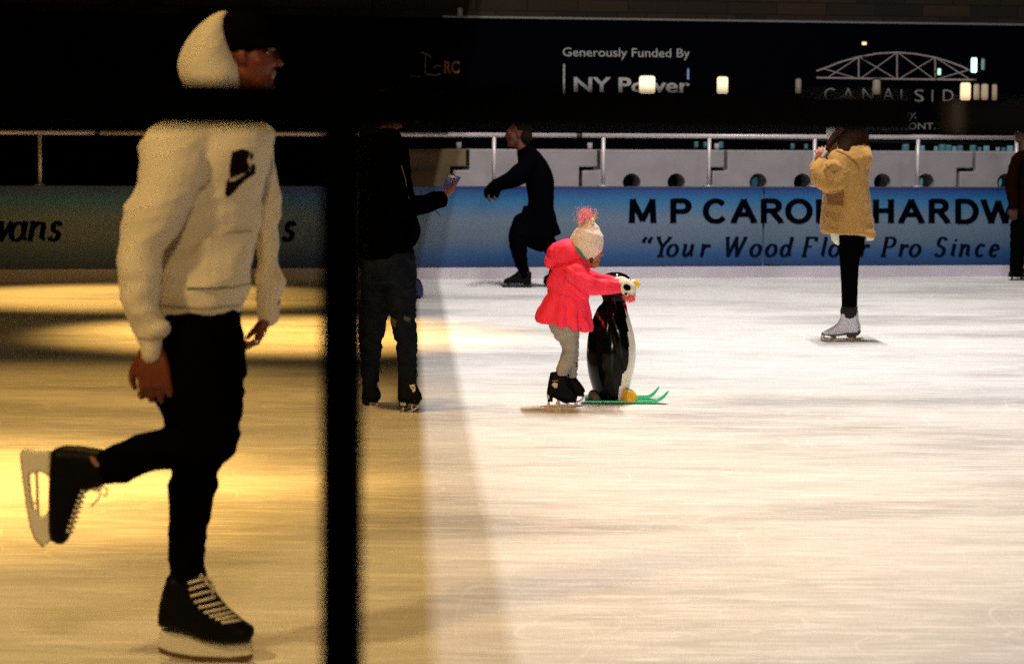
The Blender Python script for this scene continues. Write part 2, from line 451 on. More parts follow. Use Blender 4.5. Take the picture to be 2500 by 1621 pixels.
# skeletons in a 1 x 1 cell, y up; the pen thickens them
CAPS = {
 'M': [[(0.06, 0), (0.10, 1)], [(0.10, 1), (0.5, 0.08)], [(0.5, 0.08), (0.90, 1)], [(0.90, 1), (0.94, 0)]],
 'P': [[(0.12, 0), (0.12, 1)], [(0.12, 1), (0.6, 1)] + arc(0.6, 0.74, 0.32, 0.26, 90, -90) + [(0.12, 0.48)]],
 'C': [arc(0.54, 0.5, 0.48, 0.5, 45, 318, 22)],
 'A': [[(0.02, 0), (0.5, 1)], [(0.5, 1), (0.98, 0)], [(0.22, 0.34), (0.78, 0.34)]],
 'R': [[(0.1, 0), (0.1, 1)], [(0.1, 1), (0.55, 1)] + arc(0.55, 0.76, 0.32, 0.24, 90, -90) + [(0.1, 0.52)], [(0.5, 0.52), (0.97, 0)]],
 'O': [arc(0.5, 0.5, 0.48, 0.5, 0, 360, 26)],
 'L': [[(0.1, 1), (0.1, 0), (0.9, 0)]],
 'H': [[(0.1, 0), (0.1, 1)], [(0.9, 0), (0.9, 1)], [(0.1, 0.53), (0.9, 0.53)]],
 'D': [[(0.1, 0), (0.1, 1)], [(0.1, 1), (0.45, 1)] + arc(0.45, 0.5, 0.48, 0.5, 90, -90, 16) + [(0.1, 0)]],
 'W': [[(0.02, 1), (0.27, 0)], [(0.27, 0), (0.5, 0.95)], [(0.5, 0.95), (0.73, 0)], [(0.73, 0), (0.98, 1)]],
}
ITAL = {   # upright skeletons, sheared later; x-height 0.62 for small letters; small serifs as short strokes
 'Y': [[(0.08, 1), (0.5, 0.5)], [(0.92, 1), (0.5, 0.5)], [(0.5, 0.5), (0.5, 0)], [(0.3, 0), (0.7, 0)], [(0, 1), (0.25, 1)], [(0.75, 1), (1, 1)]],
 'o': [arc(0.5, 0.31, 0.46, 0.31, 0, 360, 18)],
 'u': [[(0, 0.58), (0.16, 0.62), (0.16, 0.14)] + arc(0.38, 0.15, 0.22, 0.14, 180, 300, 6) + [(0.82, 0.3)], [(0.84, 0.62), (0.84, 0.1), (1, 0.04)]],
 'r': [[(0, 0.58), (0.25, 0.62), (0.25, 0)], [(0.25, 0.36), (0.55, 0.58), (0.9, 0.6), (0.92, 0.5)]],
 'W': [[(0.05, 1), (0.28, 0)], [(0.28, 0), (0.52, 0.95)], [(0.52, 0.95), (0.72, 0)], [(0.72, 0), (0.97, 1)], [(0, 1), (0.16, 1)], [(0.44, 1), (0.6, 1)], [(0.88, 1), (1.04, 1)]],
 'd': [arc(0.42, 0.3, 0.38, 0.3, 0, 360, 16), [(0.8, 1), (0.8, 0.1), (1, 0.04)], [(0.66, 0.98), (0.8, 1)]],
 'F': [[(0.2, 0), (0.2, 1)], [(0.05, 1), (0.95, 1), (0.97, 0.84)], [(0.2, 0.52), (0.7, 0.52)], [(0.02, 0), (0.42, 0)]],
 'l': [[(0.3, 0.98), (0.55, 1), (0.55, 0.08), (0.85, 0.03)]],
 'P': [[(0.2, 0), (0.2, 1)], [(0.05, 1), (0.55, 1)] + arc(0.55, 0.75, 0.36, 0.25, 90, -90) + [(0.2, 0.5)], [(0.02, 0), (0.42, 0)]],
 'S': [arc(0.52, 0.76, 0.34, 0.24, 30, 240, 12) + arc(0.48, 0.25, 0.38, 0.25, 70, -150, 12)],
 'i': [[(0.15, 0.58), (0.45, 0.62), (0.45, 0.08), (0.8, 0.03)], [(0.46, 0.88), (0.58, 0.84)]],
 'n': [[(0, 0.58), (0.17, 0.62), (0.17, 0)], [(0.17, 0.36), (0.45, 0.6), (0.72, 0.58), (0.8, 0.45), (0.8, 0.1), (1, 0.04)]],
 'c': [arc(0.5, 0.31, 0.44, 0.31, 50, 310, 14)],
 'e': [[(0.1, 0.3), (0.7, 0.36)] + arc(0.48, 0.4, 0.34, 0.22, 0, 180, 8) + arc(0.5, 0.28, 0.42, 0.28, 180, 310, 8)],
 'a': [arc(0.42, 0.3, 0.38, 0.3, 0, 360, 16), [(0.8, 0.62), (0.8, 0.1), (1, 0.04)]],
 's': [arc(0.52, 0.46, 0.28, 0.16, 20, 250, 8) + arc(0.46, 0.16, 0.34, 0.16, 70, -160, 10)],
 'v': [[(0.02, 0.6), (0.2, 0.62), (0.42, 0)], [(0.42, 0), (0.92, 0.62)]],
 '"': [[(0.3, 1.0), (0.12, 0.86), (0.14, 0.74)], [(0.14, 0.76), (0.28, 0.76)], [(0.8, 1.0), (0.62, 0.86), (0.64, 0.74)], [(0.64, 0.76), (0.78, 0.76)]],
}
def pen(g, lines, x0, x1, ytop, ybase, mapper, nib, shear=0.0, round_nib=0.0):
    H = ybase - ytop
    for ln in lines:
        pts = [(x0 + a * (x1 - x0) + shear * b * H, ybase - b * H) for a, b in ln]
        for i in range(len(pts) - 1):
            (ax, ay), (bx, by) = pts[i], pts[i + 1]
            dx, dy = bx - ax, by - ay; Lg = math.hypot(dx, dy) or 1
            ux, uy = dx / Lg, dy / Lg
            # half-width of an elliptical nib across the stroke
            h = math.hypot(-uy * nib[0], ux * nib[1])
            nx, ny = -uy * h, ux * h; e = h * 0.35
            q = [(ax + nx - ux * e, ay + ny - uy * e), (ax - nx - ux * e, ay - ny - uy * e), (bx - nx + ux * e, by - ny + uy * e), (bx + nx + ux * e, by + ny + uy * e)]
            off = 0.00015 * (len(g.f) % 14)
            g.add([mapper(a, b) - WNOR * off for a, b in q], [(0, 1, 2, 3)])

# =================================================================== THE SETTING
# ice
g = Geo(); g.add([(-30, -2, 0), (30, -2, 0), along(60, 0, 0), along(-40, 0, 0)], [(0, 1, 2, 3)])
ice = g.build('ice', ice_material(), smooth=False); tag(ice, kind='structure')
g = Geo(); g.add([(-200, -200, -0.03), (200, -200, -0.03), (200, 300, -0.03), (-200, 300, -0.03)], [(0, 1, 2, 3)])
gr = g.build('ground', mat('dark_paving', (0.02, 0.019, 0.018), 0.8, bump=0.3, bscale=20), smooth=False); tag(gr, kind='structure')

# unseen wall added behind the photographer (it shades the left of the ice from the white lights)
g = Geo(); g.box((-6.0 + 0.55, -3.2, 3.6), 6.0, 0.25, 3.6)
shade_wall = g.build('building_wall', mat('dark_timber', (0.03, 0.025, 0.02), 0.8), smooth=False)
tag(shade_wall, 'dark corner wall of the rink house beside the near edge of the ice', 'wall')

# unseen deck added over the left half of the rink (above the picture); its edge cuts off the white light
g = Geo(); e0 = Vector((1.875, -2.0)); e1 = Vector((0.484, 30.0))
vs = [(x, y, z) for (x, y) in ((e0.x, e0.y), (e1.x, e1.y), (-30, 30), (-30, -2)) for z in (7.6, 8.6)]
g.add(vs, [(0, 2, 4, 6), (1, 7, 5, 3), (0, 1, 3, 2), (2, 3, 5, 4), (4, 5, 7, 6), (6, 7, 1, 0)])
for yy in (-1.0, 31.0):
    g.box((-8, yy, 4.2), 0.6, 0.6, 4.3)
dk = g.build('elevated_deck', mat('deck_concrete', (0.02, 0.019, 0.018), 0.9), smooth=False)
tag(dk, 'grey elevated road deck passing over the left side of the rink', 'bridge')

# ---- boards
kick_top = 0.115; bt = 0.885
s0 = s_of(on_wall(-900, 600)); s1 = s_of(on_wall(3600, 600))
boards = thing('rink_board', along(s_of(on_wall(1250, 600)), 0, 0), 'low rink board with printed blue banners along the far side of the ice', 'rink board')
def wall_box(g, sa, sb, oa, ob, za, zb):
    vs = [along(s, o, z) for s in (sa, sb) for o in (oa, ob) for z in (za, zb)]
    g.add(vs, [(0, 1, 3, 2), (4, 6, 7, 5), (0, 4, 5, 1), (2, 3, 7, 6), (0, 2, 6, 4), (1, 5, 7, 3)])
g = Geo(); wall_box(g, s0, s1, 0.02, 0.14, 0.0, bt - 0.004)
g.build('board_core', mat('board_core', (0.05, 0.08, 0.14), 0.6), boards, smooth=False)
kg = mat('kickplate', (0.45, 0.42, 0.48), 0.5, bump=0.2, bscale=4, var=0.2, vscale=3)
g = Geo(); wall_box(g, s0, s1, -0.015, 0.02, 0.0, kick_top); kp = g.build('kickplate', kg, boards, smooth=False)
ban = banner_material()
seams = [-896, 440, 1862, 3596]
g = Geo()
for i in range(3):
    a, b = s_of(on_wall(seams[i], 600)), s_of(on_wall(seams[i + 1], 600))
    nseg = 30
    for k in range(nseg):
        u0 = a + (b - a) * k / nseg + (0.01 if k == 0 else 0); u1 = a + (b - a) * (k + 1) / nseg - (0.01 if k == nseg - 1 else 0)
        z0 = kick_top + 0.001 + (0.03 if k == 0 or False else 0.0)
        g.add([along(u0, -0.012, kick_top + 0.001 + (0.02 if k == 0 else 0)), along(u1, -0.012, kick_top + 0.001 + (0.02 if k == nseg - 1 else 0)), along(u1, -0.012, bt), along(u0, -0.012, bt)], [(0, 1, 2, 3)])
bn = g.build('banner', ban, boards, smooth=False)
g = Geo(); wall_box(g, s0, s1, -0.02, 0.15, bt + 0.0, bt + 0.012)
g.build('top_cap', mat('cap_blue', (0.02, 0.04, 0.12), 0.5), boards, smooth=False)

ink = mat('banner_ink', (0.0008, 0.0014, 0.004), 1.0, spec=0.0)
bm_ = lambda px, py: on_wall(px, py, -0.016)
g = Geo()
caps = [('M', 1535, 1603), ('P', 1634, 1689), ('C', 1716, 1775), ('A', 1786, 1846), ('R', 1856, 1912), ('O', 1919, 1982), ('L', 1992, 2034), ('L', 2042, 2086),
        ('H', 2130, 2184), ('A', 2195, 2255), ('R', 2266, 2319), ('D', 2330, 2390), ('W', 2396, 2478), ('O', 2486, 2548), ('O', 2556, 2618), ('D', 2628, 2686)]
for ch, a, b in caps:
    yb = 545 + (a - 2000) * 0.001; yt = 487.5 + (a - 2000) * 0.001
    nib = (7.4, 5.8)
    pen(g, CAPS[ch], a + 4, b - 4, yt + 3.5, yb - 3.5, bm_, nib)
    for ln in CAPS[ch]:                                    # little flared serifs
        for (x, y) in (ln[0], ln[-1]):
            if ch not in 'CO' and (y < 0.01 or y > 0.99) and len(ln) < 4:
                X = a + 4 + x * (b - a - 8); Yp = yb - 1.2 if y < 0.5 else yt + 1.2
                pen(g, [[(0, 0), (1, 0)]], X - 7.5, X + 7.5, Yp - 1, Yp, bm_, (1.4, 1.4))
g.build('lettering', ink, boards, smooth=False)
g = Geo()
it = [('"', 1560, 1588), ('Y', 1594, 1630), ('o', 1627, 1651), ('u', 1664, 1689), ('r', 1708, 1727), ('W', 1764, 1812), ('o', 1830, 1854), ('o', 1868, 1892), ('d', 1904, 1929),
      ('F', 1957, 1985), ('l', 1999, 2014), ('o', 2022, 2046), ('o', 2060, 2084), ('r', 2098, 2116), ('P', 2150, 2180), ('r', 2193, 2211), ('o', 2219, 2243), ('S', 2279, 2306),
      ('i', 2318, 2332), ('n', 2340, 2365), ('c', 2380, 2402), ('e', 2414, 2436), ('1', 2470, 2480)]
for ch, a, b in it:
    if ch not in ITAL: continue
    pen(g, ITAL[ch], a, b, 580.5, 626, bm_, (4.4, 2.3), shear=0.22)
g.build('lettering', mat('banner_ink_blue', (0.0015, 0.004, 0.014), 1.0, spec=0.0), boards, smooth=False)
g = Geo()
for ch, a, b in [('v', -12, 22), ('a', 22, 62), ('n', 66, 108), ('s', 116, 146), ('v', 560, 592), ('a', 594, 632), ('n', 636, 676), ('s', 688, 716)]:
    pen(g, ITAL[ch], a, b, 515, 588, bm_, (6.5, 3.0), shear=0.20)
g.build('lettering', ink, boards, smooth=False)

# ---- handrail above the boards
rail = thing('railing', along(s_of(on_wall(1250, 600)), 0.1, 0), 'pale metal handrail on thin posts above the blue rink board', 'railing')
rm = mat('pale_metal', (0.50, 0.46, 0.48), 0.4, 0.2, var=0.2, vscale=3)
cuts = [-900, 238, 1414, 2560, 3600]
RH = 1.395
for i in range(4):
    a = s_of(on_wall(cuts[i] + (0 if i == 0 else 7), 330, 0.08)); b = s_of(on_wall(cuts[i + 1] - 7, 330, 0.08))
    g = Geo(); g.tube([along(a, 0.08, RH), along((a + b) / 2, 0.08, RH), along(b, 0.08, RH)], 0.024, 12); g.build('rail', rm, rail)
g = Geo()
for c in cuts[1:4]:
    a = s_of(on_wall(c, 330, 0.08)); g.tube([along(a - 0.045, 0.08, RH), along(a + 0.045, 0.08, RH)], 0.0195, 12)
g.build('rail_coupling', mat('coupling', (0.01, 0.01, 0.01), 0.5), rail)
for px in (-460, -180, 2595, 2830, 3065, 93, 365, 633, 895, 1148, 1402, 1648, 1893, 2133, 2362):
    a = s_of(on_wall(px * 1.0504, 400, 0.08)); g = Geo()
    g.tube([along(a, 0.08, bt + 0.012), along(a, 0.08, RH - 0.02)], 0.019, 12)
    g.box(along(a, 0.08, bt + 0.018), 0.05, 0.04, 0.006, WDIR, WNOR)
    g.build('post', rm, rail)

# ---- interlocking plastic barriers with round ports
BO = 1.7
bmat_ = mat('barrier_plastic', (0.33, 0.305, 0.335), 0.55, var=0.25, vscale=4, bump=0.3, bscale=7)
bdark = mat('barrier_plastic_stained', (0.16, 0.11, 0.05), 0.6, var=0.3, vscale=5, bump=0.3, bscale=7)  # shadow on the leftmost barrier, put into its darker brown
steps_ = [(833, 793), (1142, 1103), (1462, 1418), (1772, 1736), (2080, 2043), (2379, 2340), (2690, 2652)]
blabels = ['stained brown plastic barrier behind the rail, beside the person with the phone',
           'white plastic barrier without ports behind the person in the long dark coat',
           'white plastic barrier with two dark ports above the letters M P',
           'white plastic barrier with ports left of the woman in the tan coat',
           'white plastic barrier with ports right of the woman in the tan coat',
           'white plastic barrier with ports at the right edge beside the person in brown']
ports = {2: (1542, 1651), 3: (1851, 1959), 4: (2154, 2260), 5: (2455, 2560)}
ztop = on_wall(1250, 365, BO).z; zmid = on_wall(1250, 415, BO).z
for i in range(6):
    (au, al), (bu, bl) = steps_[i], steps_[i + 1]
    S = lambda p, y=400: s_of(on_wall(p, y, BO))
    gp = 0.016
    a_u, a_l, b_u, b_l = S(au) + gp, S(al) + gp, S(bu) - gp, S(bl) - gp
    prof = [(a_u, ztop), (a_u, zmid + 0.0), (a_l, zmid - 0.0), (a_l, 0.0), (b_l, 0.0), (b_l, zmid + 0.03), (b_u, zmid + 0.03), (b_u, ztop)]
    prof[1] = (a_u, zmid - 0.005); prof[2] = (a_l, zmid - 0.005)
    g = Geo(); rg = []
    # front and back outlines joined into a solid
    for off in (BO, BO + 0.35):
        rg.append([along(s, off, z) for s, z in prof])
    g.rings(rg)
    base = along((a_l + b_l) / 2, BO + 0.17, 0)
    root = thing('plastic_barrier', base, blabels[i], 'barrier', 'interlocking plastic barriers behind the rink board')
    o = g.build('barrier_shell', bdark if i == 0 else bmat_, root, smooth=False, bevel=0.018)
    if i in ports:
        cut = Geo()
        for px in ports[i]:
            c = on_wall(px, 446, BO)
            cut.tube([c - WNOR * 0.1, c + WNOR * 0.6], 0.095, 32)
        co = cut.build('cutter', None, None, smooth=False)
        md = o.modifiers.new('b', 'BOOLEAN'); md.operation = 'DIFFERENCE'; md.object = co; md.solver = 'EXACT'
        dg = bpy.context.evaluated_depsgraph_get(); dg.update()
        nm = bpy.data.meshes.new_from_object(o.evaluated_get(dg)); o.modifiers.clear(); o.data = nm
        bpy.data.objects.remove(co)
    if i < 3:
        c = on_wall(bu - 22, 360, BO + 0.1); g = Geo(); g.tube([Vector((c.x, c.y, ztop - 0.01)), Vector((c.x, c.y, ztop + 0.07))], 0.028, 12)
        g.build('locking_pin', bmat_, root)

# teal lights seen low behind the barriers
teal = mat('teal_lamp', (0.05, 0.1, 0.1), 0.5, emit=(0.05, 0.22, 0.28), estr=0.22)
teal2 = mat('pale_teal_lamp', (0.05, 0.1, 0.1), 0.5, emit=(0.2, 0.5, 0.55), estr=0.25)
ls = thing('light_string', on_wall(2100, 352, 2.9), 'row of small teal lights behind the plastic barriers under the dark sign', 'string lights')
g = Geo(); g.tube([on_wall(1680, 349, 2.9) + Vector((0, 0, 0.05)), on_wall(2600, 366, 2.9) + Vector((0, 0, 0.05))], 0.006, 8)
g.build('cable', mat('cable', (0.01, 0.01, 0.01), 0.6), ls)
xs = [1700, 1722, 1760, 1935, 1968, 2208, 2212, 2240, 2252, 2285, 2300, 2316, 2330, 2344, 2375, 2392, 2408, 2436, 2450, 2466]
for px in xs:
    c = on_wall(px, 349 + (px - 1680) * 0.018 + 4, 2.9); g = Geo(); r = random.uniform(0.02, 0.04)
    g.tube([c + Vector((0, 0, r * 1.3 - k * r * 0.65)) for k in range(5)], r, 10)
    g.v = [c + (v - c) * 1.0 for v in g.v]
    g.build('bulb', teal2 if px > 2200 and random.random() < 0.6 else teal, ls)
for px, m_, lab in ((1851, teal, 'dim teal lamp inside the barrier port below the thick handrail'), (2260, teal2, 'pale teal lamp glowing in the barrier port right of the tan coat'), (2455, teal2, 'pale teal lamp in the barrier port at the right edge')):
    c = on_wall(px, 448, BO + 0.45)
    t = thing('port_lamp', c, lab, 'lamp', 'teal lamps in the barrier ports')
    g = Geo(); g.tube([c + WNOR * 0.0, c + WNOR * 0.02, c + WNOR * 0.03], 0.07, 20); g.build('lamp_lens', m_, t, smooth=False)
    g = Geo(); g.tube([c + WNOR * 0.032, c + WNOR * 0.09], 0.085, 20); g.build('lamp_housing', mat('cable', (0.01, 0.01, 0.01)), t, smooth=False)

# ---- dark sponsor sign
SO = 4.6
sa = s_of(on_wall(-500, 200, SO)); sb = s_of(on_wall(2900, 200, SO))
zs = on_wall(1250, 46, SO).z
sign = thing('sponsor_sign', along((sa + sb) / 2, SO, 0), 'long black sponsor sign with grey lettering and pale truss bridge emblem', 'sign')
g = Geo(); wall_box(g, sa, sb, SO, SO + 0.12, 0.75, zs)
g.build('sign_panel', mat('sign_black', (0.0007, 0.001, 0.0024), 0.9, spec=0.02), sign, smooth=False)
g = Geo(); wall_box(g, s_of(on_wall(1080, 50, SO)), sb, SO - 0.01, SO + 0.13, zs, zs + 0.022)
g.build('top_edge', mat('edge_grey', (0.16, 0.17, 0.18), 0.5), sign, smooth=False)
g = Geo(); c = on_wall(1123, 33, SO + 0.05); g.box(c, 0.028, 0.02, 0.06, WDIR, WNOR); g.build('bracket', mat('bracket', (0.25, 0.23, 0.25), 0.5), sign, smooth=False, bevel=0.005)
g = Geo()
for px in (560, 1180, 1830, 2480):
    a = s_of(on_wall(px, 200, SO)); wall_box(g, a - 0.05, a + 0.05, SO + 0.121, SO + 0.22, 0.0, zs - 0.1)
g.build('support', mat('edge_grey', (0.16, 0.17, 0.18)), sign, smooth=False)
sm_ = lambda px, py: on_wall(px, py, SO - 0.004)
vin = mat('sign_vinyl', (0.36, 0.35, 0.37), 0.6)
g = Geo(); font_on(g, 'Generously Funded By', 1374, 1684, 116, 138, sm_, 0.004, slope=0.010, cap=0.72); g.build('lettering', vin, sign, smooth=False)
g = Geo(); font_on(g, 'NY Power', 1401, 1684, 188, 226, sm_, 0.022, slope=0.008, cap=0.72)
font_on(g, 'Authority', 1401, 1690, 240, 278, sm_, 0.022, slope=0.008, cap=0.72); g.build('lettering', vin, sign, smooth=False)
g = Geo(); pen(g, [[(0, 0), (0, 1)]], 1377, 1378, 158, 285, sm_, (2.4, 2.4)); g.build('rule_line', vin, sign, smooth=False)
g = Geo()                                                      # the truss bridge emblem
def em(x, y): return (1600 + x / 2.644, y / 2.644)
def seg(g, pts, w):
    q = [em(*p) for p in pts]
    pen(g, [[(p[0], -p[1]) for p in q]], 0, 1, -1, 0, sm_, (w, w)) if False else None
    for i in range(len(q) - 1):
        (ax, ay), (bx, by) = q[i], q[i + 1]; L_ = math.hypot(bx - ax, by - ay); nx, ny = -(by - ay) / L_ * w, (bx - ax) / L_ * w
        off = 0.0002 * (len(g.f) % 12)
        g.add([sm_(ax + nx, ay + ny) - WNOR * off, sm_(ax - nx, ay - ny) - WNOR * off, sm_(bx - nx, by - ny) - WNOR * off, sm_(bx + nx, by + ny) - WNOR * off], [(0, 1, 2, 3)])
arcp = [(1040, 460), (1120, 432), (1200, 400), (1310, 370), (1430, 348), (1555, 340), (1680, 350), (1805, 373), (1900, 402), (1980, 432), (2050, 466)]
seg(g, arcp, 1.9); seg(g, [(1040, 503), (1560, 512), (2075, 517)], 2.0)
for pts in ([(1312, 370), (1312, 508)], [(1560, 342), (1560, 512)], [(1806, 374), (1806, 514)]): seg(g, pts, 1.7)
for pts in ([(1085, 445), (1300, 508)], [(1120, 498), (1310, 372)], [(1325, 375), (1550, 510)], [(1330, 505), (1555, 345)], [(1570, 345), (1795, 512)], [(1575, 510), (1800, 376)], [(1815, 378), (2030, 515)], [(1820, 512), (2025, 452)]): seg(g, pts, 1.15)
g.build('bridge_emblem', mat('emblem_white', (0.33, 0.27, 0.29), 0.6), sign, smooth=False)
g = Geo()
for ch, a, b in zip('CANALSIDE', (2012, 2057, 2106, 2155, 2199, 2232, 2275, 2302, 2345), (2038, 2085, 2132, 2183, 2215, 2256, 2279, 2328, 2368)):
    if ch == 'I': font_on(g, ch, a, b - 1, 218, 249, sm_, -0.005, cap=0.72)
    else: font_on(g, ch, a, b, 218 if ch not in 'CANA' else 214, 249, sm_, -0.004, cap=0.72)
g.build('lettering', mat('sign_vinyl_2', (0.26, 0.24, 0.24), 0.6), sign, smooth=False)
g = Geo(); font_on(g, 'WATERFRONT.', 2085, 2284, 300, 316, sm_, 0.006, cap=0.72); font_on(g, 'ity.', 2202, 2236, 268, 290, sm_, 0.0, shear=0.35, cap=0.72)
g.build('lettering', mat('sign_vinyl_2', (0.26, 0.24, 0.24), 0.6), sign, smooth=False)
g = Geo(); font_on(g, 'RC', 1084, 1122, 149, 179, sm_, 0.03, cap=0.72); g.build('lettering', mat('sign_orange', (0.20, 0.045, 0.008), 0.6), sign, smooth=False)
g = Geo()
def seg2(pts, w):
    for i in range(len(pts) - 1):
        (ax, ay), (bx, by) = pts[i], pts[i + 1]; L_ = math.hypot(bx - ax, by - ay); nx, ny = -(by - ay) / L_ * w, (bx - ax) / L_ * w
        g.add([sm_(ax + nx, ay + ny), sm_(ax - nx, ay - ny), sm_(bx - nx, by - ny), sm_(bx + nx, by + ny)], [(0, 1, 2, 3)])
seg2([(1026, 128), (1040, 132), (1054, 142)], 1.2); seg2([(1039, 136), (1038, 182)], 1.2); seg2([(1042, 182), (1060, 184), (1076, 181)], 1.8); seg2([(1058, 168), (1066, 159), (1075, 163)], 1.3)
seg2([(1000, 187), (1028, 188)], 0.9)
g.build('small_emblem', mat('emblem_dim', (0.10, 0.09, 0.07), 0.6), sign, smooth=False)

# ---- stone building behind
g = Geo(); wall_box(g, -30, 50, SO + 1.0, SO + 1.5, 0, 7)
me = g.mesh('building_wall')
base = along(8, SO + 1.2, 0)
ang = math.atan2(WDIR.y, WDIR.x)
me.transform(Matrix.Translation(-base)); me.transform(Matrix.Rotation(-ang, 4, 'Z'))
st = bpy.data.objects.new('stone_building', me); COL.objects.link(st); st.location = base; st.rotation_euler = (0, 0, ang)
me.materials.append(stone_material())
tag(st, 'dark brown stone block building wall rising behind the black sign', 'building')

# ---- glowing bodies added for lamp reflections in the dark sign
def lamp(px, py, wpx, hpx, col, strength, label, off=SO - 0.25):  # glowing body standing in for a lamp reflection in the sign
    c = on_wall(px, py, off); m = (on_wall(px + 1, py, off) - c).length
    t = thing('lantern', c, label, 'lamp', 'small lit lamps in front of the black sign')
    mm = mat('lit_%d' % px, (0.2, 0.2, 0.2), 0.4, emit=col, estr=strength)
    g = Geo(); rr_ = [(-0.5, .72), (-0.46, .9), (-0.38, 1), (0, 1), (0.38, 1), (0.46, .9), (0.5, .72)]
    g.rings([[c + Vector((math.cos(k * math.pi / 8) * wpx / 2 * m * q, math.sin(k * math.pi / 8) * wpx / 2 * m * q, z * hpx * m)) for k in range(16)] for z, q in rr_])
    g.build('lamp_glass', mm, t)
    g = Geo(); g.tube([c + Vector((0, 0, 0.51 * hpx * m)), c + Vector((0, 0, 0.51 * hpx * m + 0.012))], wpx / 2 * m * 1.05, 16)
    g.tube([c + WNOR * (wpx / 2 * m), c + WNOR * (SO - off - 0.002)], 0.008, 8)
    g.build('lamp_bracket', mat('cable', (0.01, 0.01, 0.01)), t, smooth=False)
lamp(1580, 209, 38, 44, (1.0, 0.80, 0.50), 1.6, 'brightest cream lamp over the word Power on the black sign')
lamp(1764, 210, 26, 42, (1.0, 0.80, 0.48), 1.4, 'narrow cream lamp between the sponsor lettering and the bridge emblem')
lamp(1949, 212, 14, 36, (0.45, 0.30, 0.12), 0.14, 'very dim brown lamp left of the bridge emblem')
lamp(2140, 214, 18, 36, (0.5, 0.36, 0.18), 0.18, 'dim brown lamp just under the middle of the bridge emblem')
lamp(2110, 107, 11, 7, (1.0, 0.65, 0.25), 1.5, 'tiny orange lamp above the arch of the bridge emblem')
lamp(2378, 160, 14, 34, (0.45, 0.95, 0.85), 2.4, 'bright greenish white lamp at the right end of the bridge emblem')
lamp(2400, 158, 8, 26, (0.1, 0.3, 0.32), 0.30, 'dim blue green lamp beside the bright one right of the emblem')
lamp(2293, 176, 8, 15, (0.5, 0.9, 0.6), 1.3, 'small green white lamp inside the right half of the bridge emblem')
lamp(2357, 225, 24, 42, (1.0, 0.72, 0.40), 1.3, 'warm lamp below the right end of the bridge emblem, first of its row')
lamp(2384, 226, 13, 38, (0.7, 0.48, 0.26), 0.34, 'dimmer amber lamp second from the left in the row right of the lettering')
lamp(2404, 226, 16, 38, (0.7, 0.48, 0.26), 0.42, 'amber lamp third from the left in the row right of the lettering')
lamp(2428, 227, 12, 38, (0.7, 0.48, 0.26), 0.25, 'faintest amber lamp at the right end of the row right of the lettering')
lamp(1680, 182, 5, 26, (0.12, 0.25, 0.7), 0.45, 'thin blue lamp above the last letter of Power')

# =================================================================== NEAR HANDRAIL
blk = mat('black_paint', (0.004, 0.0025, 0.0022), 0.7, spec=0.08, bump=0.1, bscale=40)
def W_at(px, py, D):
    return at_y(px, py, D)
nr = thing('railing', Vector((at_y(835, 600, 2.24).x, 2.24, 0)), 'thick black metal railing in the near foreground with one upright post', 'railing')
g = Geo()
A = at_y(-300, 244, 2.08); B = at_y(2207, 279, 2.62)
d = (B - A).normalized(); up = Vector((0, 0, 1)); dp = d.cross(up).normalized(); up2 = dp.cross(d).normalized()
def rr_prof(hw, hh, r=0.008):
    out = []
    for (cx, cy, a0) in ((hw - r, hh - r, 0), (-hw + r, hh - r, 90), (-hw + r, -hh + r, 180), (hw - r, -hh + r, 270)):
        for k in range(5):
            a = math.radians(a0 + 22.5 * k); out.append((cx + r * math.cos(a), cy + r * math.sin(a)))
    return out
g.rings([[p + dp * a + up2 * b for a, b in rr_prof(0.016, 0.0210)] for p in (A, B)])
g.build('handrail', blk, nr)
g = Geo()
pc = at_y(835, 600, 2.24)
g.rings([[Vector((pc.x, 2.24, z)) + Vector((a, b, 0)) for a, b in rr_prof(0.0192, 0.0175)] for z in (0.0, 1.486)])
g.build('post', blk, nr)
g = Geo(); g.rings([[Vector((pc.x, 2.24, z)) + Vector((a, b, 0)) for a, b in rr_prof(0.05, 0.05)] for z in (0.0, 0.012)]); g.build('base_plate', blk, nr, smooth=False)
nr2 = thing('railing', Vector((at_y(2600, 600, 2.66).x, 2.66, 0)), 'short end of a second black railing with a brown end cap at the right edge', 'railing')
A2 = at_y(2338, 286, 2.66); B2 = at_y(2900, 296, 2.78)
g = Geo(); g.rings([[p + dp * a + up2 * b for a, b in rr_prof(0.016, 0.0190)] for p in (A2, B2)]); g.build('handrail', blk, nr2)
g = Geo(); A3 = at_y(2312, 285.6, 2.655); g.rings([[p + dp * a + up2 * b for a, b in rr_prof(0.015, 0.018)] for p in (A3, A2)]); g.build('end_cap', mat('worn_brown', (0.05, 0.028, 0.008), 0.6), nr2)
g = Geo(); g.rings([[Vector((B2.x - 0.05, B2.y, z)) + Vector((a, b, 0)) for a, b in rr_prof(0.018, 0.018)] for z in (0.0, B2.z - 0.02)]); g.build('post', blk, nr2)

# =================================================================== PEOPLE
def surf(target):
    me = target.data; base = world_loc(target)
    return BVHTree.FromPolygons([v.co + base for v in me.vertices], [tuple(p.vertices) for p in me.polygons])
def hit(bv, px, py, lift=0.003):
    d = ray(px, py).normalized(); h = bv.ray_cast(CAMP, d)
    return (h[0] - d * lift) if h[0] is not None else None

